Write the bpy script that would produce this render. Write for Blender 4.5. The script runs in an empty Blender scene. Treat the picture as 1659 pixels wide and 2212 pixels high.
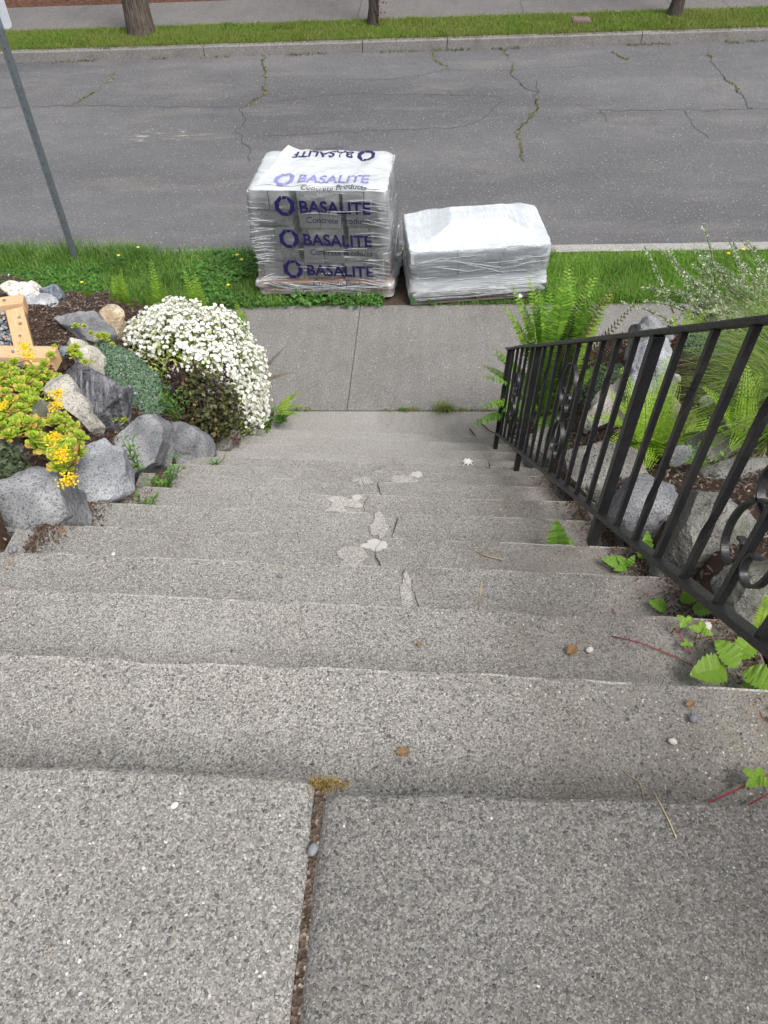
import bpy, math, random
import numpy as np
from mathutils import Vector, Matrix, Euler, noise as mnoise
R_ = math.radians
rng = np.random.default_rng(7)
random.seed(7)
SC = bpy.context.scene
COL = SC.collection

# ---------------------------------------------------------------- camera, sky, sun, exposure
RISE = .195
CAM_Z = 3.598
cam = bpy.data.cameras.new('camera')
cam.sensor_fit = 'HORIZONTAL'; cam.sensor_width = 36; cam.lens = 36 * 1600 / 1659
cam.clip_start = .02; cam.clip_end = 500
camo = bpy.data.objects.new('camera', cam); COL.objects.link(camo)
camo.location = (0, 0, CAM_Z)
camo.rotation_euler = (R_(90 - 47.5), 0, .05)
SC.camera = camo

SUN_EL, SUN_AZ = R_(56), R_(142)      # azimuth measured clockwise from +Y
w = bpy.data.worlds.new('World'); SC.world = w; w.use_nodes = True
nt = w.node_tree; bg = nt.nodes['Background']
sky = nt.nodes.new('ShaderNodeTexSky'); sky.sky_type = 'NISHITA'; sky.sun_disc = False
sky.sun_elevation = SUN_EL; sky.sun_rotation = SUN_AZ
sky.air_density = 1.0; sky.dust_density = 4.0; sky.ozone_density = 1.0
hs = nt.nodes.new('ShaderNodeHueSaturation'); hs.inputs['Saturation'].default_value = .22
nt.links.new(sky.outputs[0], hs.inputs['Color']); nt.links.new(hs.outputs[0], bg.inputs['Color'])
bg.inputs['Strength'].default_value = .13
sun = bpy.data.lights.new('sun', 'SUN'); sun.energy = 1.5; sun.angle = R_(24); sun.color = (1, .965, .92)
suno = bpy.data.objects.new('sun', sun); COL.objects.link(suno)
sd = Vector((math.sin(SUN_AZ) * math.cos(SUN_EL), math.cos(SUN_AZ) * math.cos(SUN_EL), math.sin(SUN_EL)))
suno.rotation_euler = sd.to_track_quat('Z', 'Y').to_euler(); suno.location = (0, -5, 12)
vs = SC.view_settings; vs.view_transform = 'Standard'; vs.look = 'None'; vs.gamma = 1; vs.exposure = .85
vs.use_curve_mapping = False
SC.cycles.use_denoising = True
SC.cycles.max_bounces = 8; SC.cycles.transparent_max_bounces = 24

# ---------------------------------------------------------------- mesh helpers
def link(o, parent=None):
    COL.objects.link(o)
    if parent is not None: o.parent = parent
    return o

def raw_mesh(name, V, F, smooth=False):
    """V (n,3); F = list of int arrays (each (m,k)) or list of tuples"""
    me = bpy.data.meshes.new(name)
    if isinstance(F, np.ndarray): F = [F]
    if len(F) and isinstance(F[0], np.ndarray):
        V = np.asarray(V, dtype=np.float32)
        tot = np.concatenate([np.full(len(f), f.shape[1]) for f in F])
        idx = np.concatenate([f.ravel() for f in F])
        me.vertices.add(len(V)); me.vertices.foreach_set('co', V.ravel())
        me.loops.add(len(idx)); me.loops.foreach_set('vertex_index', idx.astype(np.int32))
        me.polygons.add(len(tot))
        st = np.concatenate([[0], np.cumsum(tot)[:-1]])
        me.polygons.foreach_set('loop_start', st.astype(np.int32))
        me.polygons.foreach_set('loop_total', tot.astype(np.int32))
        me.update(calc_edges=True)
    else:
        me.from_pydata([tuple(map(float, v)) for v in V], [], [tuple(map(int, f)) for f in F]); me.update()
    if smooth: me.polygons.foreach_set('use_smooth', [True] * len(me.polygons))
    return me

def mobj(name, V, F, mat, parent=None, smooth=False):
    me = raw_mesh(name, V, F, smooth)
    if mat: me.materials.append(mat)
    return link(bpy.data.objects.new(name, me), parent)

def tag(o, label=None, cat=None, group=None, kind=None):
    if label: o['label'] = label
    if cat: o['category'] = cat
    if group: o['group'] = group
    if kind: o['kind'] = kind
    return o

def empty(name, loc=(0, 0, 0), rz=0):
    o = bpy.data.objects.new(name, None); o.location = loc; o.rotation_euler = (0, 0, rz); o.empty_display_size = .1
    return link(o)

class MB:
    def __init__(s): s.v = []; s.f = []
    def add(s, V, F):
        b = len(s.v); s.v += [tuple(v) for v in V]; s.f += [tuple(i + b for i in f) for f in F]; return s
    def box(s, c, d, rz=0, M=None):
        x, y, z = d[0] / 2, d[1] / 2, d[2] / 2
        V = [Vector((sx * x, sy * y, sz * z)) for sz in (-1, 1) for sy in (-1, 1) for sx in (-1, 1)]
        m = M if M else Matrix.Rotation(rz, 3, 'Z')
        V = [m @ v + Vector(c) for v in V]
        return s.add(V, [(0, 2, 3, 1), (4, 5, 7, 6), (0, 1, 5, 4), (2, 6, 7, 3), (0, 4, 6, 2), (1, 3, 7, 5)])
    def tube(s, pts, rad, n=6, cap=True):
        pts = [Vector(p) for p in pts]; N = len(pts)
        if not hasattr(rad, '__len__'): rad = [rad] * N
        V = []; up = None
        for i, p in enumerate(pts):
            t = (pts[min(i + 1, N - 1)] - pts[max(i - 1, 0)]).normalized()
            if up is None: up = Vector((1, 0, 0)) if abs(t.x) < .8 else Vector((0, 1, 0))
            a = t.cross(up).normalized(); b = a.cross(t); up = b
            for k in range(n):
                q = 2 * math.pi * k / n; V.append(p + (a * math.cos(q) + b * math.sin(q)) * rad[i])
        F = [(i * n + k, i * n + (k + 1) % n, (i + 1) * n + (k + 1) % n, (i + 1) * n + k) for i in range(N - 1) for k in range(n)]
        if cap: F += [tuple(range(n - 1, -1, -1)), tuple((N - 1) * n + k for k in range(n))]
        return s.add(V, F)
    def bar(s, pts, wx, th, xdir=Vector((1, 0, 0))):
        """flat bar, width wx along xdir, thickness th in the curve's plane"""
        pts = [Vector(p) for p in pts]; N = len(pts); V = []
        for i, p in enumerate(pts):
            t = (pts[min(i + 1, N - 1)] - pts[max(i - 1, 0)]).normalized(); n = t.cross(xdir).normalized()
            for a, b in ((-1, -1), (1, -1), (1, 1), (-1, 1)): V.append(p + xdir * (a * wx / 2) + n * (b * th / 2))
        F = [(i * 4 + k, i * 4 + (k + 1) % 4, i * 4 + 4 + (k + 1) % 4, i * 4 + 4 + k) for i in range(N - 1) for k in range(4)]
        F += [(3, 2, 1, 0), tuple((N - 1) * 4 + k for k in range(4))]
        return s.add(V, F)
    def build(s, name, mat, parent=None, smooth=False, bevel=0, seg=2):
        o = mobj(name, s.v, s.f, mat, parent, smooth)
        if bevel:
            m = o.modifiers.new('bevel', 'BEVEL'); m.width = bevel; m.segments = seg; m.limit_method = 'ANGLE'
        return o

def copy_tree(o, parent=None):
    c = o.copy(); COL.objects.link(c); c.parent = parent
    for ch in list(o.children): copy_tree(ch, c)
    return c

def ss(t): t = min(1, max(0, t)); return t * t * (3 - 2 * t)
def nz(x, y, z=0, s=1.): return mnoise.noise((x * s, y * s, z * s))

# ---------------------------------------------------------------- materials
class NT:
    def __init__(s, name):
        s.m = bpy.data.materials.new(name); s.m.use_nodes = True; s.t = s.m.node_tree
        s.b = s.t.nodes['Principled BSDF']; s.out = s.t.nodes['Material Output']
        s.co = s.n('ShaderNodeTexCoord')
    def n(s, typ, **kw):
        n = s.t.nodes.new(typ)
        for k, v in kw.items(): setattr(n, k, v)
        return n
    def l(s, a, b): s.t.links.new(a, b)
    def vec(s, scale=(1, 1, 1), rot=(0, 0, 0), src='Object'):
        mp = s.n('ShaderNodeMapping'); mp.inputs['Scale'].default_value = scale; mp.inputs['Rotation'].default_value = rot
        if src == 'World':
            g = s.n('ShaderNodeNewGeometry'); s.l(g.outputs['Position'], mp.inputs[0])
        else: s.l(s.co.outputs[src], mp.inputs[0])
        return mp.outputs[0]
    def noise(s, scale, detail=4, rough=.55, v=None, dist=0):
        n = s.n('ShaderNodeTexNoise'); n.inputs['Scale'].default_value = scale; n.inputs['Detail'].default_value = detail
        n.inputs['Roughness'].default_value = rough; n.inputs['Distortion'].default_value = dist
        if v is not None: s.l(v, n.inputs['Vector'])
        return n.outputs['Fac']
    def voro(s, scale, v=None, feature='F1'):
        n = s.n('ShaderNodeTexVoronoi'); n.feature = feature; n.inputs['Scale'].default_value = scale
        if v is not None: s.l(v, n.inputs['Vector'])
        return n
    def ramp(s, fac, stops, interp='LINEAR'):
        r = s.n('ShaderNodeValToRGB'); r.color_ramp.interpolation = interp
        e = r.color_ramp.elements
        while len(e) < len(stops): e.new(.5)
        for k, (p, c) in enumerate(stops):
            e[k].position = p; e[k].color = c if len(c) == 4 else (*c, 1)
        s.l(fac, r.inputs[0]); return r.outputs[0]
    def f(s, fac, a, b, lo=0., hi=1.):
        n = s.n('ShaderNodeMapRange'); n.inputs[1].default_value = a; n.inputs[2].default_value = b
        n.inputs[3].default_value = lo; n.inputs[4].default_value = hi; s.l(fac, n.inputs[0]); return n.outputs[0]
    def mix(s, fac, a, b, blend='MIX'):
        n = s.n('ShaderNodeMix'); n.data_type = 'RGBA'; n.blend_type = blend
        for k, v in ((0, fac), (6, a), (7, b)):
            if isinstance(v, (int, float)): n.inputs[k].default_value = v
            elif isinstance(v, tuple): n.inputs[k].default_value = (*v, 1) if len(v) == 3 else v
            else: s.l(v, n.inputs[k])
        return n.outputs[2]
    def math(s, op, a, b=0.):
        n = s.n('ShaderNodeMath'); n.operation = op
        for k, v in ((0, a), (1, b)):
            if isinstance(v, (int, float)): n.inputs[k].default_value = v
            else: s.l(v, n.inputs[k])
        return n.outputs[0]
    def bump(s, h, strength=.5, dist=.01, prev=None):
        n = s.n('ShaderNodeBump'); n.inputs['Strength'].default_value = strength; n.inputs['Distance'].default_value = dist
        s.l(h, n.inputs['Height'])
        if prev is not None: s.l(prev, n.inputs['Normal'])
        return n.outputs[0]
    def done(s, col=None, rough=.8, nrm=None, spec=.3, metal=0):
        if col is not None:
            if isinstance(col, tuple): s.b.inputs['Base Color'].default_value = (*col, 1)
            else: s.l(col, s.b.inputs['Base Color'])
        if isinstance(rough, (int, float)): s.b.inputs['Roughness'].default_value = rough
        else: s.l(rough, s.b.inputs['Roughness'])
        s.b.inputs['Specular IOR Level'].default_value = spec; s.b.inputs['Metallic'].default_value = metal
        if nrm is not None: s.l(nrm, s.b.inputs['Normal'])
        return s.m

def g3(v): return (v, v, v)

def concrete(name, base, agg, amount, scale=200, big_share=.1, edge=1.0, grime=.3, x_dark=None):
    """cement matrix with exposed pebbles; amount = share of cells that hold one"""
    t = NT(name); P0 = t.vec(src='World')
    wn = t.n('ShaderNodeTexNoise'); wn.inputs['Scale'].default_value = scale * .9; wn.inputs['Detail'].default_value = 1; t.l(P0, wn.inputs['Vector'])
    vm = t.n('ShaderNodeVectorMath'); vm.operation = 'MULTIPLY_ADD'; vm.inputs[1].default_value = (.9 / scale,) * 3; t.l(wn.outputs['Color'], vm.inputs[0]); t.l(P0, vm.inputs[2]); P = vm.outputs[0]
    big = t.noise(1.7, 6, .62, P0); mid = t.noise(11, 5, .65, P0); fine = t.noise(scale * 3.2, 2, .7, P0)
    b0 = t.mix(t.f(big, .32, .68), tuple(c * .74 for c in base), tuple(min(1, c * 1.16) for c in base))
    b0 = t.mix(t.f(mid, .42, .75, 0, grime * 1.4), b0, tuple(c * .60 for c in base))
    b0 = t.mix(t.f(t.noise(1.3, 4, .6, t.vec((1, 1, 1), (0, 0, .7), 'World')), .5, .75, 0, .6), b0, (base[0] * 1.0, base[1] * .93, base[2] * .86))
    b0 = t.mix(t.f(t.noise(2.3, 5, .7, t.vec((1, .6, 1), (0, .3, 1.7), 'World')), .52, .72, 0, grime * 2.1), b0, (base[0] * .56, base[1] * .50, base[2] * .44))
    v3 = t.voro(scale * 2.1, P); s3 = t.n('ShaderNodeSeparateColor'); t.l(v3.outputs['Color'], s3.inputs[0]); g1 = s3.outputs[0]
    v4 = t.voro(scale * 1.25, t.vec((1, 1, 1), (.7, .3, 1.1), 'World')); s4 = t.n('ShaderNodeSeparateColor'); t.l(v4.outputs['Color'], s4.inputs[0])
    b0 = t.mix(t.f(s4.outputs[1], .55, 1., 0, .6), b0, tuple(c * .5 for c in base)); b0 = t.mix(t.f(s4.outputs[1], .30, 0., 0, .45), b0, tuple(min(.8, c * 1.45) for c in base))
    b0 = t.mix(t.f(g1, .60, 1., 0, .9), b0, tuple(c * .34 for c in base)); b0 = t.mix(t.f(g1, .35, 0., 0, .8), b0, tuple(min(.8, c * 1.75) for c in base))
    b0 = t.mix(t.f(fine, .38, .68, 0, .5), b0, tuple(c * .45 for c in base))
    if x_dark:      # darker, browner tone growing towards the right side, with a ragged front
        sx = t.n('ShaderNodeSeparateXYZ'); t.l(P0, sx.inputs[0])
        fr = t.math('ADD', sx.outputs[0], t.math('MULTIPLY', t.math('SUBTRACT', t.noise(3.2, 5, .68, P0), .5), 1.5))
        b0 = t.mix(t.f(fr, x_dark[0], x_dark[1], 0, x_dark[2]), b0, (base[0] * .42, base[1] * .38, base[2] * .33))
    def layer(col, sc, share, lo, hi, stops, a):
        v = t.voro(sc, P); sp = t.n('ShaderNodeSeparateColor'); t.l(v.outputs['Color'], sp.inputs[0])
        dens = t.f(t.noise(4, 4, .6, t.vec((1, 1, 1), (.4, .2, 0), 'World')), .3, .7, .65, 1.25)
        on = t.math('LESS_THAN', sp.outputs[0], t.math('MULTIPLY', dens, share))
        thr = t.math('ADD', lo, t.math('MULTIPLY', sp.outputs[1], hi - lo))
        m = t.math('MULTIPLY', t.f(t.math('SUBTRACT', thr, v.outputs['Distance']), -.05, .08), on)
        return t.mix(t.math('MULTIPLY', m, a), col, t.ramp(sp.outputs[2], stops)), m
    g = lambda k: tuple(min(.85, c * k) for c in agg)
    st = [(0, g(.35)), (.3, g(.7)), (.6, g(1.05)), (.8, g(1.5)), (.93, g(2.1)), (.97, (.68, .67, .64)), (1, (.25, .19, .14))]
    col, m1 = layer(b0, scale, amount, .16, .58, st, .78)
    col, m2 = layer(col, scale * .5, big_share, .08, .40, [(0, g(.45)), (.6, g(.9)), (.85, g(1.2)), (.95, g(2.2)), (1, (.66, .65, .62))], .92)
    h = t.math('ADD', t.math('MULTIPLY', m1, .55), t.math('ADD', t.math('MULTIPLY', m2, 1.), t.math('MULTIPLY', g1, -.35)))
    n1 = t.bump(h, .8 * edge, .0035); n2 = t.bump(mid, .3, .006, n1)
    return t.done(col, .9, n2, .2)

def leafmat(name, stops, rough=.5, trans=.35, vary=None, spec=.35):
    t = NT(name)
    g = t.n('ShaderNodeNewGeometry')
    col = t.ramp(g.outputs['Random Per Island'], stops)
    if vary:   # patchy tint in world space
        col = t.mix(t.f(t.noise(vary[0], 3, .6, t.vec(src='World')), .38, .66, 0, vary[2]), col, vary[1])
    t.done(col, rough, None, spec)
    tr = t.n('ShaderNodeBsdfTranslucent'); t.l(col, tr.inputs[0])
    mx = t.n('ShaderNodeMixShader'); mx.inputs[0].default_value = trans
    t.l(t.b.outputs[0], mx.inputs[1]); t.l(tr.outputs[0], mx.inputs[2]); t.l(mx.outputs[0], t.out.inputs[0])
    return t.m

def rockmat(name, light, dark, stain=None, sp=160, bump=.6, streak=False):
    t = NT(name); P = t.vec(src='World')
    big = t.noise(7, 6, .62, P); mid = t.noise(28, 5, .65, P); sp_ = t.noise(sp, 2, .6, P); sp2 = t.noise(sp * 2.4, 2, .7, P)
    col = t.mix(t.f(big, .40, .60), dark, light)
    col = t.mix(t.f(mid, .42, .7, 0, .6), col, tuple(c * .55 for c in dark))
    col = t.mix(t.f(sp_, .52, .64, 0, .75), col, tuple(c * .3 for c in dark))
    col = t.mix(t.f(sp2, .56, .68, 0, .6), col, tuple(min(.85, c * 1.35) for c in light))
    if stain: col = t.mix(t.f(t.noise(5, 4, .6, t.vec((1, 1, 1), (1, 2, .5), 'World')), .5, .68, 0, .85), col, stain)
    if streak:
        s_ = t.noise(14, 5, .6, t.vec((5, 1, .6), (.3, .2, .4), 'World'))
        col = t.mix(t.f(s_, .5, .66, 0, .6), col, tuple(min(.8, c * 2.2) for c in light))
    vf = t.voro(9, t.vec((1, 1, 1), (.3, .9, .4), 'World')); h = t.math('ADD', t.math('ADD', t.math('MULTIPLY', big, 1.1), t.math('MULTIPLY', vf.outputs['Distance'], .5)), t.math('ADD', t.math('MULTIPLY', mid, .55), t.math('MULTIPLY', sp_, .16)))
    return t.done(col, .82, t.bump(h, bump, .03), .3)

def plain(name, col, rough=.6, spec=.4, metal=0, var=.25, sc=30, bump=.2):
    t = NT(name); P = t.vec(src='World')
    n = t.noise(sc, 4, .6, P)
    c = t.mix(t.f(n, .3, .7), tuple(x * (1 - var) for x in col), tuple(min(1, x * (1 + var)) for x in col))
    return t.done(c, rough, t.bump(n, bump, .003), spec, metal)
# ---------------------------------------------------------------- shared materials
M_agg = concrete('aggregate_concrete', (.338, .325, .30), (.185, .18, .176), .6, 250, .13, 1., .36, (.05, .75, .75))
M_land = concrete('landing_concrete', (.265, .255, .236), (.165, .162, .16), .5, 250, .15)
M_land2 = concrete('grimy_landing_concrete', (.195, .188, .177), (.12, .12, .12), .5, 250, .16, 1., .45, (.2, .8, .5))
M_smooth = concrete('worn_concrete', (.335, .322, .30), (.25, .24, .23), .3, 300, .03, .6, .36, (.15, .8, .6))
M_walk = concrete('sidewalk_concrete', (.215, .206, .194), (.24, .235, .23), .5, 170, .06, .6, .3)
M_farwalk = concrete('far_sidewalk_concrete', (.165, .155, .15), (.16, .16, .16), .4, 110, .05, .6)
M_kerb = concrete('kerb_concrete', (.36, .35, .33), (.30, .29, .28), .4, 120, .1, .7)
M_farkerb = concrete('far_kerb_concrete', (.23, .22, .21), (.19, .18, .18), .4, 120, .1, .7, .6)
M_patch = plain('mortar_patch', (.34, .32, .29), .9, .2, 0, .14, 40, .5)
M_nosing = concrete('worn_nosing_concrete', (.41, .392, .36), (.25, .24, .23), .4, 260, .05, .6)
M_white = plain('white_patch', (.42, .405, .38), .9, .2, 0, .1, 40, .4)
M_dirt = plain('brown_soil', (.075, .05, .034), .95, .15, 0, .5, 60, .8)
M_mossy = plain('moss_cushion', (.16, .12, .03), .95, .1, 0, .5, 120, .9)

def asphalt():
    t = NT('worn_asphalt'); P = t.vec(src='World')
    big = t.noise(.5, 4, .55, t.vec((.35, 1, 1), src='World')); mid = t.noise(2.6, 5, .65, P)
    v = t.voro(85, P); sp = t.n('ShaderNodeSeparateColor'); t.l(v.outputs['Color'], sp.inputs[0])
    v2 = t.voro(30, P); sp2 = t.n('ShaderNodeSeparateColor'); t.l(v2.outputs['Color'], sp2.inputs[0])
    fine = t.noise(170, 2, .7, P)
    col = t.mix(t.f(big, .35, .65), (.088, .088, .094), (.150, .148, .153))
    col = t.mix(t.f(mid, .35, .72, 0, .5), col, (.082, .082, .087))
    col = t.mix(t.f(t.noise(1.3, 4, .6, t.vec((.5, 1.6, 1), (0, 0, .1), 'World')), .52, .68, 0, .55), col, (.17, .16, .15))
    stone = t.ramp(sp.outputs[0], [(0, (.045, .045, .048)), (.45, (.115, .115, .12)), (.8, (.18, .18, .184)), (.95, (.30, .29, .28)), (1, (.48, .47, .45))])
    m = t.f(t.math('SUBTRACT', t.math('MULTIPLY', sp.outputs[1], .62), v.outputs['Distance']), -.05, .1)
    col = t.mix(t.math('MULTIPLY', m, .85), col, stone)
    wm = t.math('MULTIPLY', t.math('LESS_THAN', sp2.outputs[0], .035), t.math('LESS_THAN', v2.outputs['Distance'], .2))
    col = t.mix(t.math('MULTIPLY', wm, .75), col, (.55, .54, .52))
    # pale scuffed places
    sc_ = t.noise(7, 5, .7, t.vec((.55, 2.6, 1), src='World'))
    wh = t.n('ShaderNodeVectorMath'); wh.operation = 'DISTANCE'
    mp = t.n('ShaderNodeMapping'); mp.inputs['Scale'].default_value = (.9, 3, 0)
    g = t.n('ShaderNodeNewGeometry'); t.l(g.outputs['Position'], mp.inputs[0]); t.l(mp.outputs[0], wh.inputs[0])
    wh.inputs[1].default_value = (-3.4 * .9, 10.2 * 3, 0)
    col = t.mix(t.math('MULTIPLY', t.f(sc_, .56, .66, 0, .8), t.f(wh.outputs['Value'], .3, .95, 1, 0)), col, (.42, .39, .34))
    h = t.math('ADD', t.math('MULTIPLY', m, .7), t.math('MULTIPLY', fine, .6))
    return t.done(col, .85, t.bump(h, .8, .006), .25)
M_asphalt = asphalt()

G_ = .04
def gz(x): return G_ * x

def graded_sheet(name, x0, x1, y0, y1, dz, mat, thick=0., nx=2, kind='structure', parent=None):
    """slab whose top follows the 4 % grade of the street"""
    xs = np.linspace(x0, x1, nx); V = []
    for z in (0, -thick) if thick else (0,):
        for y in (y0, y1):
            for x in xs: V.append((x, y, gz(x) + dz + z))
    n = nx; F = [(i, i + 1, n + i + 1, n + i) for i in range(n - 1)]
    if thick:
        b = 2 * n
        F += [(b + n + i, b + n + i + 1, b + i + 1, b + i) for i in range(n - 1)]
        F += [(b + i, b + i + 1, i + 1, i) for i in range(n - 1)]
        F += [(n + i, n + i + 1, b + n + i + 1, b + n + i) for i in range(n - 1)]
        F += [(0, n, b + n, b), (n - 1, b + n - 1, b + 2 * n - 1, 2 * n - 1)]
    o = mobj(name, V, F, mat, parent)
    if kind and parent is None: tag(o, kind=kind)
    return o

# ---------------------------------------------------------------- ground, road, kerbs, walks
M_soil = plain('dark_soil', (.06, .045, .033), .95, .15, 0, .4, 25, .8)
graded_sheet('ground', -140, 140, -60, 200, -.42, M_soil)
road = graded_sheet('road', -40, 40, 6.862, 13.46, -.15, M_asphalt, 0, 40)
# cracks in the asphalt: dirt-dark strips, some with moss growing in them
M_crack = plain('crack_dirt', (.045, .044, .044), .95, .1, 0, .3, 80, .6)
M_crackmoss = leafmat('crack_moss', [(0, (.10, .11, .03)), (.5, (.17, .17, .05)), (1, (.26, .24, .09))], .8, .2)
CR = [([(-2.57, 11.1), (-2.43, 10.67), (-2.48, 10.27), (-2.16, 9.65), (-2.18, 9.3)], 1, 0),
      ([(-2.62, 13.42), (-2.58, 12.99), (-2.48, 12.65), (-2.39, 12.03), (-2.29, 11.73), (-2.57, 11.1)], 1, 1),
      ([(1.2, 13.42), (1.28, 12.87), (1.3, 12.14), (1.37, 11.74), (1.6, 11.4)], 1, 1),
      ([(1.62, 11.9), (1.57, 11.54), (1.5, 10.75), (1.33, 10.36), (1.21, 9.98), (1.2, 9.4), (1.2, 9.13)], 1, 1),
      ([(.11, 13.3), (.15, 12.97), (.32, 12.53)], .6, 1), ([(1.12, 11.3), (.76, 10.47), (.52, 10.25), (-.5, 10.2), (-2.1, 10.1)], .3, 0),
      ([(2.03, 10.97), (2.18, 10.74), (3.66, 10.64), (4.48, 10.64), (7, 10.5)], .35, 0), ([(3.42, 10.63), (3.42, 10.08), (3.5, 9.7)], .4, 0),
      ([(-4.94, 12.97), (-4.88, 12.43), (-4.95, 11.83), (-5.1, 11.46)], .7, 1), ([(-8.5, 11.5), (-6.2, 11.4), (-5.0, 11.4), (-3.9, 11.29), (-2.7, 11.17)], .35, 0),
      ([(2.36, 10.7), (2.36, 10.29)], .4, 0), ([(4.24, 12.9), (4.24, 12.0), (4.27, 11.16), (4.26, 10.65)], .8, 1), ([(.3, 12.5), (1.3, 12.4), (3.2, 12.6)], .2, 0),
      ([(-1.5, 12.2), (-.4, 12.15), (.3, 12.5)], .2, 0), ([(3.0, 12.7), (2.9, 13.1)], .6, 1), ([(-2.7, 11.17), (-1.3, 11.6), (.1, 11.5), (1.1, 11.3)], .2, 0)]
for pts, wd, moss in CR:
    L = []; 
    for (a, b), (c, d) in zip(pts, pts[1:]):
        n = max(2, int(math.hypot(c - a, d - b) / .05))
        for k in range(n):
            q = k / n; L.append((a + (c - a) * q, b + (d - b) * q))
    L.append(pts[-1]); V = []
    for i, (x, y) in enumerate(L):
        jx = nz(x, y, 3, 5) * .07; jy = nz(x, y, 9, 5) * .06; x += jx; y += jy
        ww = .0025 + .006 * wd * max(0, .25 + nz(x, y, 1, 9))
        t = Vector((L[min(i + 1, len(L) - 1)][0] - L[max(i - 1, 0)][0], L[min(i + 1, len(L) - 1)][1] - L[max(i - 1, 0)][1])).normalized()
        V += [(x - t.y * ww, y + t.x * ww, gz(x) - .146), (x + t.y * ww, y - t.x * ww, gz(x) - .146)]
    mobj('crack', V, [(2 * i, 2 * i + 1, 2 * i + 3, 2 * i + 2) for i in range(len(L) - 1)], M_crack, road)
    if moss:
        V = []; F = []
        for x, y in L:
            if nz(x, y, 5, 1.6) < -.12: continue
            for k in range(4):
                px = x + nz(x, y, 3, 5) * .07 + random.gauss(0, .012); py = y + nz(x, y, 9, 5) * .06 + random.gauss(0, .014); s = random.uniform(.008, .02)
                b = len(V); a = random.random() * 6.3; z = gz(px) - .145
                V += [(px - s * math.cos(a), py - s * math.sin(a), z), (px + s * math.cos(a), py + s * math.sin(a), z), (px + random.gauss(0, .01), py + random.gauss(0, .01), z + random.uniform(.008, .03))]
                F.append((b, b + 1, b + 2))
        tag(mobj('crack_moss', V, F, M_crackmoss, road), kind='stuff')

def kerb(name, y0, y1, joints, face, lab):
    root = empty(name, (0, (y0 + y1) / 2, -.15)); tag(root, kind='structure')
    for a, b in zip(joints, joints[1:]):
        n = max(2, int((b - a) / .25)); xs = np.linspace(a + .006, b - .006, n); V = []
        prof = [(y0, -.42), (y0, -.015), (y0 + .015, 0), (y1 - .012, 0), (y1, -.012), (y1, -.42)] if face < 0 else [(y0, -.42), (y0, -.012), (y0 + .012, 0), (y1 - .018, -.002), (y1, -.02), (y1 + .01, -.42)]
        for x in xs:
            for (y, z) in prof: V.append((x, y + nz(x, y, z, 3) * .006 - (y0 + y1) / 2, gz(x) + z + nz(x, y + 4, z, 2) * .005 + .15))
        k = len(prof)
        F = [(i * k + j, (i + 1) * k + j, (i + 1) * k + j + 1, i * k + j + 1) for i in range(n - 1) for j in range(k - 1)]
        F += [tuple(range(k)), tuple((n - 1) * k + j for j in range(k - 1, -1, -1))]
        mobj('kerb_stone', V, F, M_kerb if face > 0 else M_farkerb, root)
kerb('near_kerb', 6.72, 6.862, [-12, -9, -6.2, -3.1, -.05, 3.0, 6.1, 9, 12], 1, '')
kerb('far_kerb', 13.46, 13.60, [-16, -13, -9.9, -6.9, -3.6, -1.02, .33, 3.36, 6.4, 9.4, 14], -1, '')
graded_sheet('planting_strip', -30, 30, 5.80, 6.72, -.012, M_soil, .3, 30)
graded_sheet('far_planting_strip', -30, 30, 13.6, 14.66, -.012, M_soil, .3, 30)

def walk(name, y0, y1, joints, mat, dz, th=.1):
    root = empty(name, (0, (y0 + y1) / 2, 0)); tag(root, kind='structure')
    for i, (a, b) in enumerate(zip(joints, joints[1:])):
        m = MB(); n = 8; d = dz + nz(i * 3.3, y0, 0, 1) * .006
        V = []; prof = [(y0 + .003, -th), (y0 + .003, -.005), (y0 + .009, 0), (y1 - .009, 0), (y1 - .003, -.005), (y1 - .003, -th)]
        xs = [a + .0015, a + .006] + list(np.linspace(a + .1, b - .1, 6)) + [b - .006, b - .0015]
        for x in xs:
            e = -.004 if x in (xs[0], xs[-1]) else 0
            for (y, z) in prof: V.append((x, y - (y0 + y1) / 2, gz(x) + d + (z if z == -th else z + e)))
        k = 6; n = len(xs)
        F = [(i2 * k + j, (i2 + 1) * k + j, (i2 + 1) * k + j + 1, i2 * k + j + 1) for i2 in range(n - 1) for j in range(k - 1)]
        F += [tuple(range(k)), tuple((n - 1) * k + j for j in range(k - 1, -1, -1))]
        mobj('slab', V, F, mat, root)
walk('sidewalk', 4.345, 5.80, [-9.6, -8.1, -6.58, -5.06, -3.54, -2.02, -.5, 1.02, 2.54, 4.06, 5.58, 7.1], M_walk, 0)
walk('far_sidewalk', 14.66, 16.25, [-16, -13.6, -11.2, -8.8, -6.4, -4.0, -1.2, 1.62, 4.1, 5.0, 7.4, 10], M_farwalk, 0)
graded_sheet('sidewalk_bedding', -30, 30, 4.30, 5.85, -.03, M_dirt)
graded_sheet('far_sidewalk_bedding', -30, 30, 14.6, 16.3, -.03, M_dirt)

# far garden bed: a low bank of dark mulch
V = []; xs = np.linspace(-22, 22, 90); ys = np.linspace(16.24, 22, 24)
for y in ys:
    for x in xs: V.append((x, y, gz(x) - .04 + .10 * ss((y - 16.24) / .3) + .12 * (y - 16.24) + nz(x, y, 0, 2) * .05))
n = len(xs)
tag(mobj('far_garden_bed', V, [(j * n + i, j * n + i + 1, j * n + n + i + 1, j * n + n + i) for j in range(len(ys) - 1) for i in range(n - 1)],
     plain('red_brown_mulch', (.085, .045, .032), .95, .1, 0, .55, 18, 1.)), kind='structure')

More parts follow.
